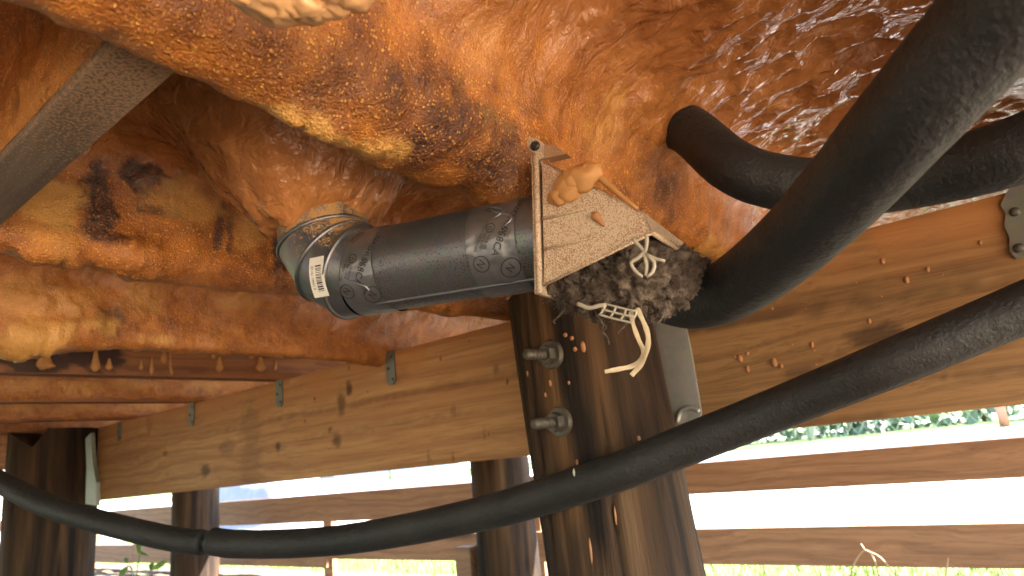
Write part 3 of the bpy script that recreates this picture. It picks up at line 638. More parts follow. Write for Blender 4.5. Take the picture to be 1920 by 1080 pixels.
# ================================================================== duct
DA = math.radians(15); DW = nrm((math.sin(DA), -math.cos(DA), -.05)); DU = nrm((-math.cos(DA), -math.sin(DA), 0)); DV = np.cross(DU, DW); DV = DV if DV[2] > 0 else -DV
DR = .0455; DP1 = at(1007, 455, .665); DC = lambda s: DP1+DW*s
duct = thing('dryer_duct', DC(-.1)-np.array([0, 0, DR]), 'grey galvanised duct with elbow and foil tape feeding the vent hood', 'duct')
def cyl(s0, s1, th0, th1, r, ns, nt, wob=0.0):
    s, t_ = np.meshgrid(np.linspace(s0, s1, ns), np.linspace(th0, th1, nt), indexing='ij')
    rr_ = r+(wob*fbm(np.stack([s*60, t_*3, s*0], -1), 3) if wob else 0)*np.ones_like(s)
    return (DC(0)+s[..., None]*DW+(rr_*np.cos(t_))[..., None]*DU+(rr_*np.sin(t_))[..., None]*DV).reshape(-1, 3)
S_EL = -.205; S_END = .02
v = cyl(S_EL, S_END, 0, 2*np.pi, DR, 60, 97)
sp = sstep(.25, -.5, np.tile(np.linspace(0, 2*np.pi, 97), 60)*0+np.sin(np.tile(np.linspace(0, 2*np.pi, 97), 60)))
fr = .16*sstep(.3, 1, np.sin(np.tile(np.linspace(0, 2*np.pi, 97), 60)))
pipe = link('pipe', v, g_grid(60, 97), M['galv'], duct, attrs={'speck': np.clip(.35+sp, 0, 1), 'fresh': fr})
# lock seam low on the pipe
for th_, w_ in ((-1.12, .0012),):
    link('lock_seam', *g_tube([DC(s)+(DR+.0003)*(math.cos(th_)*DU+math.sin(th_)*DV) for s in np.linspace(S_EL+.03, S_END, 20)], .0022, 8), M['galv'], pipe)
# elbow: gores with mitred joints
corner = DC(S_EL-.055); up = np.array([0, 0, 1.]); rb = .066; e_in = corner+up*rb; e_out = corner+DW*rb
cen = corner+up*rb+DW*rb; ang = [0, 18, 45, 72, 90]
arc = [cen-DW*rb*math.cos(math.radians(a))*1.0-up*rb*math.sin(math.radians(a)) for a in ang]
pts = np.array([corner+up*.27]+[arc[0]+up*.02]+arc[1:4]+[DC(S_EL+.004)])
segd = [nrm(pts[i+1]-pts[i]) for i in range(len(pts)-1)]
def ring(i, n=72):
    if i == 0: d0 = segd[0]; bn = d0
    elif i == len(pts)-1: d0 = segd[-1]; bn = d0
    else: d0 = segd[i-1]; bn = nrm(segd[i-1]+segd[i])
    a = nrm(DU-d0*(DU@d0)); b = np.cross(d0, a); out = []
    for t_ in np.linspace(0, 2*np.pi, n, endpoint=False):
        rk = 1.13 if i < len(pts)-1 else 1.04; q = pts[i]+DR*rk*(math.cos(t_)*a+math.sin(t_)*b); k = np.dot(pts[i]-q, bn)/np.dot(d0, bn); out.append(q+d0*k)
    return np.array(out)
for i in range(len(pts)-1):
    A, B = ring(i), ring(i+1); n = len(A); k = 9
    V = np.vstack([A+(B-A)*t_ for t_ in np.linspace(0, 1, k)]); f = [[r*n+j, r*n+(j+1) % n, (r+1)*n+(j+1) % n, (r+1)*n+j] for r in range(k-1) for j in range(n)]
    f_ = sstep(.17, .30, V[:, 2]+.03*fbm(V*30, 3))*.66
    g = link('collar' if i == 0 else 'elbow_gore', V, f, M['galv'], duct, attrs={'speck': np.zeros(len(V)), 'fresh': f_})
    if 0 < i < len(pts)-1:
        loop = np.vstack([A, A[:2]]); vv, ff = g_tube(loop, .0026, 8, False); link('bead', vv, ff, M['galv'], g, attrs={'speck': np.zeros(len(vv)), 'fresh': sstep(.20, .285, vv[:, 2])*.4})
# foil tape wraps
tp1 = link('foil_tape', cyl(S_EL-.002, S_EL+.042, -2.6, 1.5, DR+.0012, 30, 120, .0007), g_grid(30, 120), M['foil'], duct)
tp2 = link('foil_tape', cyl(-.055, -.004, -2.4, 1.4, DR+.0012, 30, 120, .0009), g_grid(30, 120), M['foil'], duct)
def text_mesh(body, size):
    cu = bpy.data.curves.new('lettering', 'FONT'); cu.body = body; cu.size = size; cu.align_x = 'CENTER'; cu.align_y = 'CENTER'; cu.resolution_u = 2
    o = bpy.data.objects.new('lettering', cu); C.objects.link(o); bpy.context.view_layer.update(); dg = bpy.context.evaluated_depsgraph_get()
    me = bpy.data.meshes.new_from_object(o.evaluated_get(dg)); v = np.array([tuple(q.co) for q in me.vertices]); f = [list(p.vertices) for p in me.polygons]
    bpy.data.objects.remove(o); bpy.data.curves.remove(cu); bpy.data.meshes.remove(me); return v, f
def wrap(v, f, s0, th0, rot, parent, mat, r=DR+.0022, name='printed_mark'):
    c, s = math.cos(rot), math.sin(rot); a = v[:, 0]*c-v[:, 1]*s; b = v[:, 0]*s+v[:, 1]*c
    ss = s0+a; th = th0+b/r
    V = DC(0)+ss[:, None]*DW+(r*np.cos(th))[:, None]*DU+(r*np.sin(th))[:, None]*DV
    return link(name, V, f, mat, parent, smooth=False)
def annulus(r0, r1, n=28, sx=1.0):
    a = np.linspace(0, 2*np.pi, n, endpoint=False); v = np.vstack([np.c_[r0*np.cos(a)*sx, r0*np.sin(a)], np.c_[r1*np.cos(a)*sx, r1*np.sin(a)]]); 
    return v, [[i, (i+1) % n, (i+1) % n+n, i+n] for i in range(n)]
def bars2(rects):
    m = MB()
    for (x0, y0, x1, y1) in rects: m.add([(x0, y0, 0), (x1, y0, 0), (x1, y1, 0), (x0, y1, 0)], [[0, 1, 2, 3]])
    return m.out()
def marks(s, parent, t0):
    wrap(*text_mesh('558CA', .0105), s+.014, t0-.12, math.radians(242), parent, M['ink']); wrap(*text_mesh('NASHUA', .0085), s+.026, t0+.33, math.radians(242), parent, M['ink'])
    wrap(*text_mesh('UL 181B-FX\nLISTED 13MP\nCOLD WEATHER', .0042), s-.001, t0+.0, math.radians(242), parent, M['ink'])
    wrap(*annulus(.0042, .0049), s+.006, t0+.18, 0, parent, M['ink']); wrap(*text_mesh('UL', .0045), s+.006, t0+.18, math.radians(30), parent, M['ink'])
    wrap(*annulus(.0075, .0084), s-.008, t0-.52, 0, parent, M['ink']); wrap(*text_mesh('N', .010), s-.008, t0-.52, math.radians(40), parent, M['ink'])
    wrap(*annulus(.0085, .0094, sx=1.25), s+.020, t0-.70, math.radians(40), parent, M['ink']); wrap(*text_mesh('N', .011), s+.020, t0-.70, math.radians(40), parent, M['ink'])
    v, f = bars2([(-.008, -.004, .008, -.0032), (-.008, .0032, .008, .004), (-.008, -.004, -.0072, .004), (.0072, -.004, .008, .004)]); wrap(v, f, s+.004, t0+.78, math.radians(58), parent, M['ink']); wrap(*text_mesh('FOIL', .006), s+.004, t0+.78, math.radians(58), parent, M['ink'])
marks(S_EL+.014, tp1, -.12); marks(-.034, tp2, -.02)
# creases in the tape
for parent, s, t0 in ((tp1, S_EL+.02, -.85), (tp2, -.028, .35), (tp2, -.018, .1)):
    P = [DC(s+.012*math.sin(k*.5))+(DR+.002)*(math.cos(t0+.06*k)*DU+math.sin(t0+.06*k)*DV) for k in range(10)]; link('tape_crease', *g_tube(P, [.0004+.0012*math.sin(math.pi*k/9) for k in range(10)], 6), M['foil'], parent)
# barcode label on the last gore
rl = DR*1.13+.0015; s0 = S_EL-.022; lab = link('paper_label', cyl(s0-.0095, s0+.0095, -.62, .20, rl, 6, 24), g_grid(6, 24), M['paper'], duct)
rr_ = []; y = -.0165
while y < .0115:
    b = random.choice((.0006, .0006, .0011, .0016)); rr_.append((-.001, y, .0062, y+b)); y += b+random.choice((.0006, .0009, .0013))
wrap(*bars2(rr_), s0, -.19, 0, lab, M['ink'], rl+.0006, 'barcode'); wrap(*text_mesh('0 10461 70120', .0042), s0-.005, -.22, math.radians(90), lab, M['ink'], rl+.0006)

# ================================================================== hood
HA = math.radians(9); HW = nrm((math.sin(HA), -math.cos(HA), 0)); HU = nrm((-math.cos(HA), -math.sin(HA), 0))
HN = at(1008, 455, .605)                       # a point on the near side edge of the flange
Wd = .112
q = lambda px, py: onP(px, py, HN, HU)
FT, FB = q(1003, 290), q(1010, 550); FT2, FB2 = q(1016, 300), q(1021, 535); T1, T2 = q(1207, 398), q(1224, 437)
far = lambda p, k=1.0: p-HU*Wd*k
hood = thing('vent_hood', (FB+far(FB))/2, 'cream speckled plastic dryer vent hood screwed under foamed joist', 'vent hood')
def panel(poly, th, nsub=40, name='side_panel', n=None, fresh=None, dark=None):
    # subdivided quad between 4 corners a b c d, thickened along n
    a, b, c, d = [np.asarray(p) for p in poly]; s, t_ = np.meshgrid(np.linspace(0, 1, nsub), np.linspace(0, 1, nsub), indexing='ij')
    P = (a*(1-s[..., None])*(1-t_[..., None])+b*s[..., None]*(1-t_[..., None])+c*s[..., None]*t_[..., None]+d*(1-s[..., None])*t_[..., None]).reshape(-1, 3)
    n = nrm(np.cross(b-a, d-a)) if n is None else nrm(n)
    V = np.vstack([P, P-n*th]); g = g_grid(nsub, nsub); m_ = len(P); fs = [list(k) for k in g]+[list(k[::-1]+m_) for k in g]; idx = np.arange(m_).reshape(nsub, nsub)
    for e in (idx[:, 0], idx[:, -1], idx[0, :], idx[-1, :]): fs += [[e[k], e[k+1], e[k+1]+m_, e[k]+m_] for k in range(nsub-1)]
    fv = np.zeros(len(V)) if fresh is None else fresh(V); dv = np.zeros(len(V)) if dark is None else dark(V)
    return link(name, V, fs, M['hood'], hood, sharp=35, attrs={'fresh': fv, 'dark': dv})
zt = lambda V: sstep(.20, .285, V[:, 2]+.03*fbm(V*25, 2))
# near side panel: the small tip edge T1-T2 against the long flange edge
side = panel([FT2, FB2, T2, T1], .002, 60, 'side_panel', HU, lambda V: zt(V)*.9)
panel([far(FT2), far(T1), far(T2), far(FB2)], .002, 20, 'side_panel', -HU)
panel([FT2, T1, far(T1), far(FT2)], .002, 30, 'sloped_top', None, lambda V: np.ones(len(V))*.9, lambda V: .55*sstep(.2, .29, V[:, 2]))
panel([T1, T2, far(T2), far(T1)], .002, 24, 'front_lip', None)
# lip roll along the mouth
link('mouth_rim', *g_tube([T2, (T2+far(T2))/2+np.array([0, 0, .001]), far(T2)], .0022, 10), M['hood'], hood)
link('mouth_rim', *g_tube([T2+HU*.0008, (T2+FB2)/2+HU*.0008, FB2+HU*.0008], .0014, 8), M['hood'], hood)
# flange: frame plate round the duct hole
fn = nrm(np.cross(FT-FB, HU)); fn = fn if fn@HW > 0 else -fn
fl = [FT, FB, far(FB), far(FT)]; inn = lambda p, k: p
fm = MB(); mid = sum(fl)/4
outer = [p+(p-mid)*.0 for p in fl]; inner = [mid+(p-mid)*.70 for p in fl]
for k in range(4):
    k2 = (k+1) % 4; fm.add(*g_prism([outer[k]-fn*.004, outer[k2]-fn*.004, inner[k2]-fn*.004, inner[k]-fn*.004], fn*.004))
v, f = fm.out(); link('flange', v, f, M['hood'], hood, smooth=False, attrs={'fresh': np.zeros(len(v)), 'dark': np.zeros(len(v))})
link('flange_rim', *g_tube([FT+fn*.001+HU*.0, (FT+FB)/2+fn*.001, FB+fn*.001], .003, 8), M['hood'], hood)
# ribs on the side panel
for (a, b) in (((1018, 411), (1132, 384)), ((1021, 468), (1140, 439))):
    A, B = q(*a), q(*b); link('rib', *g_tube([A+HU*.0006, (A+B)/2+HU*.0006, B+HU*.0002], [.0016, .0014, .0004], 8), M['hood'], hood)
# screw tab with screw
tb = [q(*p) for p in ((988, 263), (994, 258), (1006, 259), (1020, 270), (1022, 296), (1004, 300), (999, 284), (990, 279))]
v, f = g_prism(tb[::-1], -HU*.004+fn*.0); tab = link('screw_tab', v, f, M['hood'], hood, smooth=False, attrs={'fresh': np.zeros(len(v)), 'dark': np.zeros(len(v))})
c = q(1004, 274); v, f = g_tube([c-HU*.004, c+HU*.0015, c+HU*.003], [.0048, .0048, .0036], 20); scw = link('screw', v, f, M['screw'], tab, sharp=40)
v, f = g_tube([c+HU*.0030, c+HU*.0034], [.0013, .0013], 6); link('screw_socket', v, f, M['ink'], scw)
st = [q(*p) for p in ((1021, 272), (1040, 271), (1062, 288), (1023, 297))]; v, f = g_prism(st[::-1], -HU*.012); link('top_ledge', v, f, M['hood'], hood, smooth=False, attrs={'fresh': np.ones(len(v)), 'dark': np.ones(len(v))*.4})
# foam blob and drip stuck on the hood
bc = MB(); ax = np.array([HU, HW, [0, 0, 1]])
for (px, py, r, sd) in ((1092, 335, (.012, .022, .016), 1), (1068, 352, (.010, .018, .016), 2), (1052, 368, (.008, .014, .011), 3), (1105, 322, (.009, .014, .008), 4), (1078, 340, (.012, .016, .012), 5)):
    bc.add(*g_blob(q(px, py)+HU*.001, np.array(r)*.85, 24, 16, .20, 1.2, ax, seed=sd*2.3))
tag(link('foam_blob', *bc.out(), M['blob']), 'golden cured foam blob stuck on side of the cream hood', 'foam blob')
tn = np.cross(T1-FT2, HU); tq = lambda px, py: onP(px, py, FT2, tn)
edge = catmull([q(1098, 320)+HU*.006, q(1108, 317)+HU*.002, q(1122, 330)-HU*.001, q(1146, 351)-HU*.001, q(1172, 374)-HU*.001, q(1196, 392)], .005); 
link('foam_string', *g_tube(edge, np.linspace(.0045, .0018, len(edge)), 8), M['blob'], bpy.data.objects['foam_blob'])
d0 = q(1117, 404)+HU*.0015; tag(drip(q(1134, 424)+HU*.002, .016, .0042, q(1117, 404)-q(1134, 424), HU, None, M['salmon']), 'small orange foam drip on the flat side of the cream hood', 'foam drip')

# ================================================================== lint
mb = MB(); lc = at(1175, 530, .60); u3 = np.array([HU, HW, [0, 0, 1]])
lq = lambda px, py, k: onP(px, py, HN-HU*Wd*k, HU)
pts_l = []
for px, py, k, r in ((1045, 535, .28, .016), (1075, 522, .30, .022), (1112, 506, .32, .026), (1152, 490, .34, .026), (1192, 474, .36, .026), (1228, 492, .55, .024), (1262, 508, .85, .024), (1292, 520, 1.1, .018), (1110, 552, .30, .018), (1150, 545, .28, .022), (1195, 535, .28, .024), (1235, 535, .45, .024), (1268, 540, .8, .020),
                     (1085, 562, .6, .016), (1135, 568, .45, .016), (1180, 568, .40, .018), (1222, 565, .45, .017), (1250, 560, .7, .016), (1060, 560, .5, .012), (1300, 505, 1.2, .016), (1110, 575, .35, .009), (1160, 578, .35, .010), (1205, 582, .4, .010), (1175, 520, .2, .014), (1130, 540, .18, .012), (1215, 515, .3, .014)):
    pts_l.append((lq(px, py, k)+np.array([0, 0, .001]), r))
def lump(c, r, seed):
    v, f = g_blob((0, 0, 0), 1, 72, 46, 0); d = v.copy(); P = d*r+c
    h = 1+.30*fbm(d*1.7+seed, 2)+.50*np.abs(fbm(P*60+seed, 3))-.12+.22*fbm(P*150+seed, 3, .7); return d*(r*h)[:, None]*.86+c, f
for k, (c, r) in enumerate(pts_l): mb.add(*lump(c, r, k*1.9))
lint = thing('lint_clump', pts_l[11][0]-np.array([0, 0, .02]), 'matted grey dryer lint bulging out of the vent hood mouth', 'lint')
link('clump', *mb.out(), M['lint'], lint)
allv = np.vstack(mb.v); cent = np.array([p[0] for p in pts_l]).mean(0)
fb = MB()
for k in range(9000):
    p = allv[rng.integers(len(allv))]; d = nrm((p-cent)+rng.normal(size=3)*.04); L = rng.uniform(.003, .009); P = [p-d*.002]; cur = rng.normal(size=3)*.8
    for j in range(4): d = nrm(d+cur*.35+rng.normal(size=3)*.25); P.append(P[-1]+d*L/4)
    P = np.array(P); wv = nrm(np.cross(d, P[0]/np.linalg.norm(P[0])+1e-6))*rng.uniform(.00012, .0003)
    V = np.vstack([P-wv, P+wv]); n = len(P); fb.add(V, [[j, j+1, n+j+1, n+j] for j in range(n-1)])
tag(link('lint_fibres', *fb.out(), M['lint'], lint), kind='stuff')
for px, py, L in ((1055, 560, .022), (1120, 585, .030), (1118, 580, .024), (1170, 585, .02), (1090, 570, .018), (1245, 580, .015)):
    p = lq(px, py, .3); P = [p]
    for j in range(9): P.append(P[-1]+np.array([rng.normal()*.0018, rng.normal()*.0018, -L/9]))
    link('lint_wisp', *g_tube(catmull(P, .002), .0022*np.linspace(1, .2, len(catmull(P, .002))), 6), M['lint'], lint)
# white plastic guard buried in the lint
gd = thing('vent_guard', lq(1210, 520, .1), 'broken white plastic vent guard with spokes poking out of the lint', 'vent guard')
def strip(name, pxs, k, r, parent, mat, r2=None):
    P = catmull([lq(x, y, kk if kk is not None else k)+HU*.002 for x, y, kk in pxs], .003); return link(name, *g_tube(P, np.linspace(r, r2 or r, len(P)), 8), mat, parent)
kf = -.16
for pts_ in ([(1188, 448), (1198, 460), (1209, 472), (1210, 480)], [(1214, 444), (1214, 460), (1211, 476)], [(1208, 476), (1196, 486), (1185, 494), (1192, 508), (1206, 520)], [(1210, 480), (1214, 498), (1212, 518)], [(1214, 478), (1228, 492), (1226, 510), (1214, 520)], [(1212, 478), (1230, 486), (1248, 490)]):
    strip('spoke', [(x, y, kf) for x, y in pts_], kf, .0017, gd, M['white'], .0012)
gr = thing('plastic_grid', lq(1165, 585, 0), 'small white plastic grid hanging below the lint', 'plastic grid')
gp = lambda a, b: (1136+a*60-b*8, 570+a*15+b*15, -.1)
for k in range(4): strip('grid_bar', [gp(.02+k*.32, 0), gp(.05+k*.32, .6), gp(.02+k*.32, 1.4)], 0, .0009, gr, M['white'])
for k in range(3): strip('grid_bar', [gp(0, k*.68), gp(.5, k*.68+.04), gp(1, k*.68)], 0, .0009, gr, M['white'])
strip('rim_bar', [(1085, 570, -.1), (1105, 578, -.1), (1125, 574, -.1), (1138, 572, -.1)], 0, .0018, gr, M['white'])
# dry straw loop
def ribbon(name, pxs, wid, parent, mat):
    P = catmull([at(x, y, t_) for x, y, t_ in pxs], .003); T, A, B = frames(P); out = []
    W_ = np.broadcast_to(wid, len(P)); V = []
    for i in range(len(P)):
        vd = nrm(P[i]); s = nrm(np.cross(T[i], vd)); tw = .5*math.sin(i*.35); s2 = s*math.cos(tw)+vd*math.sin(tw); nn = nrm(np.cross(T[i], s2)); ww = W_[i]*(1+.12*math.sin(i*1.3))
        for sx, sy in ((-1, 0), (0, .35), (1, 0), (0, -.25)): V.append(P[i]+s2*ww*sx+nn*ww*sy)
    f = [[i*4+j, i*4+(j+1) % 4, (i+1)*4+(j+1) % 4, (i+1)*4+j] for i in range(len(P)-1) for j in range(4)]+[[3, 2, 1, 0], [len(P)*4-4+j for j in range(4)]]
    return link(name, V, f, mat, parent, sharp=50)
stw = thing('dry_straw', at(1180, 700, .58), 'dry straw stem bent into a loop dangling from the lint', 'straw')
ribbon('stem', [(1194, 578, .58), (1206, 602, .575), (1215, 628, .57), (1214, 652, .57), (1204, 680, .565), (1184, 704, .565)], 0.0022, stw, M['straw'])
ribbon('stem', [(1182, 580, .585), (1188, 610, .58), (1198, 638, .58), (1207, 662, .58), (1190, 684, .575), (1160, 692, .57), (1134, 697, .57)], .0020, stw, M['straw'])

# ================================================================== black insulated pipes
def hose(name, pts, R_, mat, label, slit=None, seg=56, step=.006, dent=.0):
    P = catmull([list(at(x, y, t_)) if len(p) == 3 and not isinstance(p, np.ndarray) else list(p) for p in pts for (x, y, t_) in [p]], step)
    def rf(i, th, r):
        Q = np.stack([np.cos(th)*.9, np.sin(th)*.9, th*0+i*step*9], -1); rr_ = r*(1+.018*fbm(Q+R_*300, 3)+dent*noise(Q*np.array([1, 1, .5])+4))
        if slit is not None:
            ph = slit+.25*math.sin(i*.012); d = (th-ph+np.pi) % (2*np.pi)-np.pi; rr_ = rr_-.0045*np.exp(-(d/.045)**2)+.0012*np.exp(-((np.abs(d)-.13)/.07)**2)
        return rr_
    v, f = g_tube(P, R_, seg, True, rf); return v, f, P
def world(p): return p
A_pts = [np.array(at(*p)) for p in ((1950, -70, .33), (1840, 62, .362), (1712, 208, .405), (1575, 365, .485), (1490, 450, .545), (1400, 522, .62), (1338, 556, .68), (1275, 562, .745), (1200, 535, .80), (1140, 480, .84), (1115, 430, .86))]
A_pts = [np.array((.26, -.28, .47)), np.array((.265, -.26, .38)), np.array((.285, -.205, .305)), np.array((.335, -.12, .245))]+A_pts+[np.array(at(1100, 360, .92)), np.array(at(1095, 250, .98))]
def hosew(P0, R_, slit=None, seg=56, step=.006, seed=0.0, amp=.018):
    P = catmull(P0, step)
    def rf(i, th, r):
        Q = np.stack([np.cos(th)*.9, np.sin(th)*.9, th*0+i*step*11], -1)+seed; rr_ = r*(1+amp*fbm(Q, 3))
        if slit is not None:
            d = (th-slit(i*step)+np.pi) % (2*np.pi)-np.pi; rr_ = rr_-.0045*np.exp(-(d/.045)**2)+.0012*np.exp(-((np.abs(d)-.13)/.07)**2)
        return rr_
    return g_tube(P, R_, seg, True, rf)
v, f = hosew(A_pts, .0300, None, 72, .004, 1.0, .022)
t = thing('insulated_pipe', A_pts[6], 'thick black insulated pipe slanting down to the lint and bending back', 'pipe', 'black insulated pipes'); link('insulation_sleeve', v, f, M['rubberA'], t)
B_pts = [np.array((.76, .40, .45)), np.array((.758, .355, .42))]+[np.array(at(*p)) for p in ((1283, 240, .86), (1368, 308, .78), (1450, 340, .75), (1580, 352, .715), (1750, 325, .655), (1925, 275, .595))]+[np.array((.72, -.10, .235)), np.array((.70, -.25, .27)), np.array((.69, -.32, .36)), np.array((.69, -.33, .46))]
v, f = hosew(B_pts, .0305, None, 56, .006, 4.0, .012)
t = thing('insulated_pipe', B_pts[4], 'black insulated pipe curving out of a hole in the foam ceiling', 'pipe', 'black insulated pipes'); link('insulation_sleeve', v, f, M['rubberA'], t)
C_all = [(-260, 770, 1.95), (-120, 850, 1.82), (0, 904, 1.70), (95, 950, 1.62), (250, 994, 1.52), (392, 1018, 1.46), (620, 1014, 1.36), (880, 968, 1.19), (1120, 898, 1.05), (1280, 836, .99), (1480, 757, .92), (1680, 676, .83), (1900, 584, .78), (2150, 480, .72), (2500, 330, .62)]
CW = [np.array(at(*p)) for p in C_all]; jC = CW[5]; CW = [CW[0]+np.array([-.05, .25, .30]), CW[0]+np.array([-.03, .16, .12])]+CW+[np.array((.90, -.66, .31)), np.array((.88, -.80, .38)), np.array((.88, -.84, .50))]; CP = catmull(CW, .006); kx = int(np.argmin(np.linalg.norm(CP-jC, axis=1)))
t = thing('insulated_pipe', CP[kx], 'long sagging black insulated pipe with a kinked joint, crossing the bolted pile', 'pipe', 'black insulated pipes')
v, f = hosew(CP[:kx+1:4], .0262, lambda s: 3.9, 56, .006, 7.0, .012); link('insulation_sleeve', v, f, M['rubberB'], t)
seg2 = CP[kx+2::4].copy(); seg2[0] += np.array([0, 0, .004]); seg2[1] += np.array([0, 0, .002])
v, f = hosew(seg2, .0288, lambda s: 3.35+.12*math.sin(s*3), 72, .006, 9.0, .012); link('insulation_sleeve', v, f, M['rubberB'], t)
link('inner_pipe', *g_tube(CP[max(0, kx-14):kx+14], .014, 20), M['screw'], t)
v, f = g_blob(at(1076, 886, 1.02), (.0015, .002, .006), 10, 8, .3); link('white_scuff', v, f, M['white'], t)

# ================================================================== blocking between joists
v, f = g_box((onZ(250, 50, ZJ-.002)[0]-.004, JF[1]+.008, ZJ-.004), (onZ(360, 105, ZJ-.002)[0]+.0, JF[2]-JW-.006, .50), .002)
nb = len(v); tag(link('blocking_board', v, f, M['block'], smooth=False), 'grey weathered blocking board between hooded joist and charred joist', 'board')
# foam film on its near side
yy = np.linspace(JF[1]+.01, JF[2]-JW-.008, 70); zz = np.linspace(ZJ+.004, .45, 30); a, b = np.meshgrid(yy, zz, indexing='ij'); x0 = onZ(250, 50, ZJ-.002)[0]-.004
Q = np.stack([a, b, a*0], -1); hh = .004+.004*fbm(Q*25, 3)+.03*sstep(.38, .45, b); V = np.stack([x0-hh*sstep(ZJ, ZJ+.02, b), a, b], -1).reshape(-1, 3)
tag(link('foam_film', V, g_grid(70, 30), M['foam'], bpy.data.objects['blocking_board'], attrs={'thin': np.clip(.8+.3*fbm(Q*20, 2), 0, 1).ravel(), 'fresh': .25*sstep(.36, .31, b).ravel(), 'dark': .6*sstep(.3, .5, fbm(Q*np.array([30, 10, 1])+4, 3)).ravel()}))

# ================================================================== outside
XF = 5.7
fe = thing('chain_link_fence', (XF, 2, gz(XF, 0)), 'chain-link fence with posts beyond the blown-out lawn', 'fence')
zf0, zf1 = float(gz(XF, 0))+.02, float(gz(XF, 0))+1.15
wm = MB(); st_ = .085; y0, y1 = -4.0, 9.0
for k in range(int((y1-y0)/st_)):
    for sgn in (1, -1):
        ya = y0+k*st_; n = int((zf1-zf0)/(st_*.75)); P = [(XF+.004*sgn*(1 if j % 2 else -1), ya+sgn*(j*st_/2), zf0+j*(zf1-zf0)/n) for j in range(0, n+1, n)]
        d = nrm(np.array(P[1])-P[0]); s = nrm(np.cross(d, (1, 0, 0)))*.0030; V = [np.array(P[0])-s, np.array(P[0])+s, np.array(P[1])+s, np.array(P[1])-s]; V += [q_+np.array([.004, 0, 0]) for q_ in V]
        wm.add(V, [[0, 1, 2, 3], [7, 6, 5, 4], [0, 4, 5, 1], [2, 6, 7, 3]])
tag(link('wire_mesh', *wm.out(), M['wire'], fe), kind='stuff')
for y in np.arange(-4+.62, 9.1, 2.5): link('fence_post', *g_tube([(XF+.04, y, zf0-.1), (XF+.04, y, zf1+.06)], .03, 12), M['wire'], fe)
link('top_rail', *g_tube([(XF+.04, y0, zf1+.02), (XF+.04, y1, zf1+.02)], .02, 8), M['wire'], fe)
p = onX(1882, 790, 5.4); tag(link('red_post', *g_tube([(5.4, p[1], float(gz(5.4, 0))), (5.4, p[1], float(gz(5.4, 0))+.8)], .028, 12), M['redpost']), 'faded red post standing before the chain-link fence', 'post')
# hedge bushes behind the fence
def bush(c, r, h, seed, label):
    t = thing('hedge_bush', c, label, 'bush', 'bushes behind the fence'); m = MB(); rg = np.random.default_rng(seed)
    n = 700; d = rg.normal(size=(n, 3)); d /= np.linalg.norm(d, axis=1)[:, None]; rad = rg.uniform(.45, 1, n)**.5
    P = np.asarray(c)+np.array([0, 0, h*.38])+d*rad[:, None]*np.array([r, r, h*.55])*(1+.25*fbm(d*2+seed, 2))[:, None]; V = []; Fc = []
    for k in range(n):
        a = nrm(rg.normal(size=3)); b = nrm(np.cross(a, rg.normal(size=3))); L = rg.uniform(.05, .11); q0 = len(V); V += [P[k]-a*L, P[k]+b*L*.4, P[k]+a*L, P[k]-b*L*.4]; Fc.append([q0, q0+1, q0+2, q0+3])
    link('foliage', V, Fc, M['leaf'], t, smooth=False)
    for j in range(5): a = j*1.3; link('stem', *g_tube([np.asarray(c), np.asarray(c)+np.array([.25*math.cos(a)*r, .25*math.sin(a)*r, h*.4]), np.asarray(c)+np.array([.5*math.cos(a)*r, .5*math.sin(a)*r, h*.8])], [.025, .018, .008], 6), M['bark'], t)
BL = ['tallest leafy bush behind the chain-link fence beside the red post', 'low leafy bush behind the chain-link fence', 'broad leafy bush behind the chain-link fence', 'small round leafy bush behind the chain-link fence', 'dense leafy bush behind the fence past the red post', 'leafy bush behind the fence just past the red post']
for k, (y, r, h) in enumerate(((.6, .85, 1.5), (1.75, .75, .95), (2.9, .95, 1.1), (4.0, .6, .8), (-2.1, .85, 1.2), (-.8, .8, 1.2))): bush((6.9+.25*math.sin(k*2), y*.92, float(gz(9, 0))), r, h, k+3, BL[k])
# neighbour's house
hx, hy = 24.0, 26.0; hz = float(gz(20, 0)); nh = thing('neighbour_house', (hx, hy, hz), 'pale house with grey roof seen through the slat gaps', 'house')
v, f = g_box((hx-4, hy-7, hz), (hx+4, hy+7, hz+2.8)); link('wall', v, f, M['siding'], nh, smooth=False)
v, f = g_prism([(hx-4.5, hy-7.4, hz+2.8), (hx+4.5, hy-7.4, hz+2.8), (hx, hy-7.4, hz+4.6)], (0, 14.8, 0)); link('roof', v, f, M['roof'], nh, smooth=False)
for y in (-4.5, -1, 3.5):
    v, f = g_box((hx-4.05, hy+y-.6, hz+.9), (hx-3.98, hy+y+.6, hz+2.1)); wn = link('window', v, f, M['white'], nh, smooth=False); v, f = g_box((hx-4.06, hy+y-.52, hz+.98), (hx-4.052, hy+y+.52, hz+2.02)); link('pane', v, f, M['glass'], wn, smooth=False)
v, f = g_box((hx-4.06, hy+1.0, hz), (hx-3.98, hy+1.95, hz+2.05)); link('door', v, f, M['roof'], nh, smooth=False)
# tarp-covered heap in the yard at left
tx, ty = np.meshgrid(np.linspace(-1, 1, 40), np.linspace(-1, 1, 70), indexing='ij'); hh = (1-sstep(.55, 1, np.abs(tx)))*(1-sstep(.6, 1, np.abs(ty)))
yy_ = 8.0+ty*1.5; xx_ = 4.6+tx*.45; hz_ = gz(xx_, yy_)+.01+hh*(.50+.10*fbm(np.stack([tx*1.5, ty*2, tx*0], -1), 3)+.10*ty)
tag(link('tarp_heap', np.stack([xx_, yy_, hz_], -1).reshape(-1, 3), g_grid(40, 70), M['tarp']), 'low heap under a blue-grey tarp outside the left slats', 'tarp')
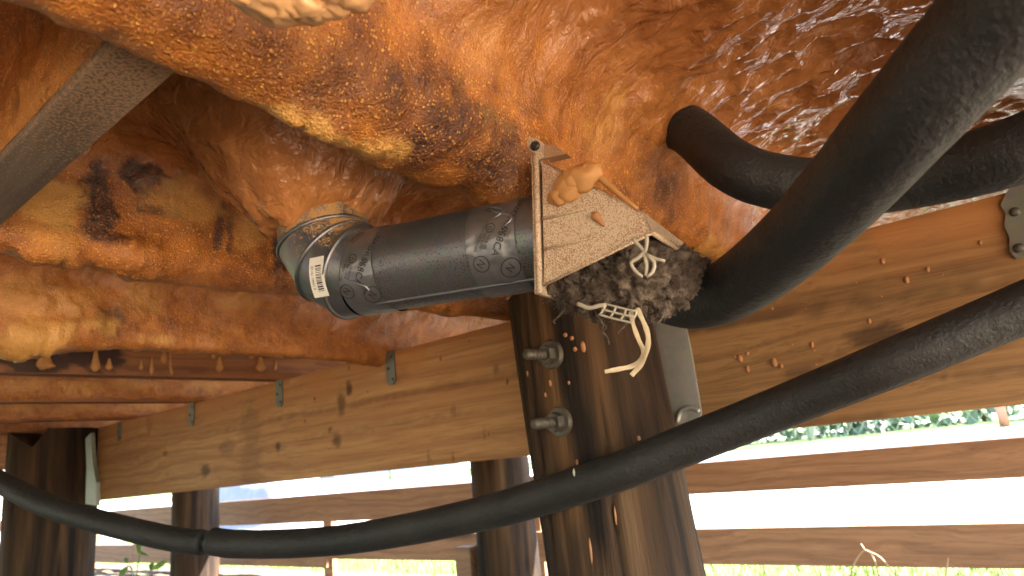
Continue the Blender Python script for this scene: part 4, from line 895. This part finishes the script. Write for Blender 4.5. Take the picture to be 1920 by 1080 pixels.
# grass blades just outside the slats
gm = MB(); n = 16000; gx = rng.uniform(2.85, 4.1, n); gy = rng.uniform(-1.2, 8.5, n); V = np.zeros((n*3, 3)); hgt = rng.uniform(.02, .075, n); an = rng.uniform(0, np.pi, n); wd = .003
base = np.stack([gx, gy, gz(gx, gy)], -1); off = np.stack([np.cos(an)*wd, np.sin(an)*wd, an*0], -1); V[0::3] = base-off; V[1::3] = base+off; V[2::3] = base+np.stack([rng.normal(size=n)*.02, rng.normal(size=n)*.02, hgt], -1)
tag(link('lawn_grass', V, np.arange(n*3).reshape(-1, 3), M['blade'], base=(3.4, 3, ZG)), 'green lawn grass outside the slats', 'grass', kind='stuff')
# dry arching grass stems before the lower slat
dg = thing('dry_grass_stem', onX(1640, 1085, XS-.06), 'pale arched dry grass stems in front of the lower slat', 'grass')
for pts_ in ([(1590, 1110), (1600, 1060), (1622, 1032), (1640, 1052), (1654, 1110)], [(1622, 1032), (1614, 1020)], [(1622, 1032), (1650, 1045), (1680, 1080)]):
    link('stem', *g_tube(catmull([onX(x, y, XS-.06) for x, y in pts_], .01), .0028, 6), M['straw'], dg)
sg = catmull([onX(1772, 1110, XS-.05), onX(1774, 1075, XS-.05), onX(1778, 1046, XS-.05)], .01); tag(link('dry_grass_stem', *g_tube(sg, np.linspace(.003, .002, len(sg)), 6), M['straw']), 'single upright pale grass stem in front of the lower slat', 'grass')
# young leafy plant between the notched pile and outer pile
pl = thing('young_plant', onX(258, 1120, 2.2), 'young leafy plant with bright green leaves between the left piles', 'plant')
b0 = onX(258, 1120, 2.2); link('stem', *g_tube(catmull([b0*1.0, onX(256, 1080, 2.2), onX(262, 1040, 2.2), onX(265, 1018, 2.2)], .01), .005, 6), M['youngleaf'], pl)
for k, (px, py) in enumerate(((238, 1050), (246, 1062), (268, 1036), (285, 1062), (298, 1060), (262, 1022), (250, 1075), (275, 1075), (232, 1072))):
    c0 = onX(px, py, 2.2+.04*math.sin(k)); a = nrm((rng.normal(), rng.normal(), .6)); b = nrm(np.cross(a, (.6, .2, .3))); nn = np.cross(a, b); L = .055
    V = [c0-a*L, c0-a*L*.3+b*L*.38+nn*.006, c0+a*L*.4+b*L*.34+nn*.008, c0+a*L, c0+a*L*.4-b*L*.34+nn*.008, c0-a*L*.3-b*L*.38+nn*.006, c0]
    link('leaf', V, [[0, 1, 6], [1, 2, 6], [2, 3, 6], [3, 4, 6], [4, 5, 6], [5, 0, 6]], M['youngleaf'], pl)
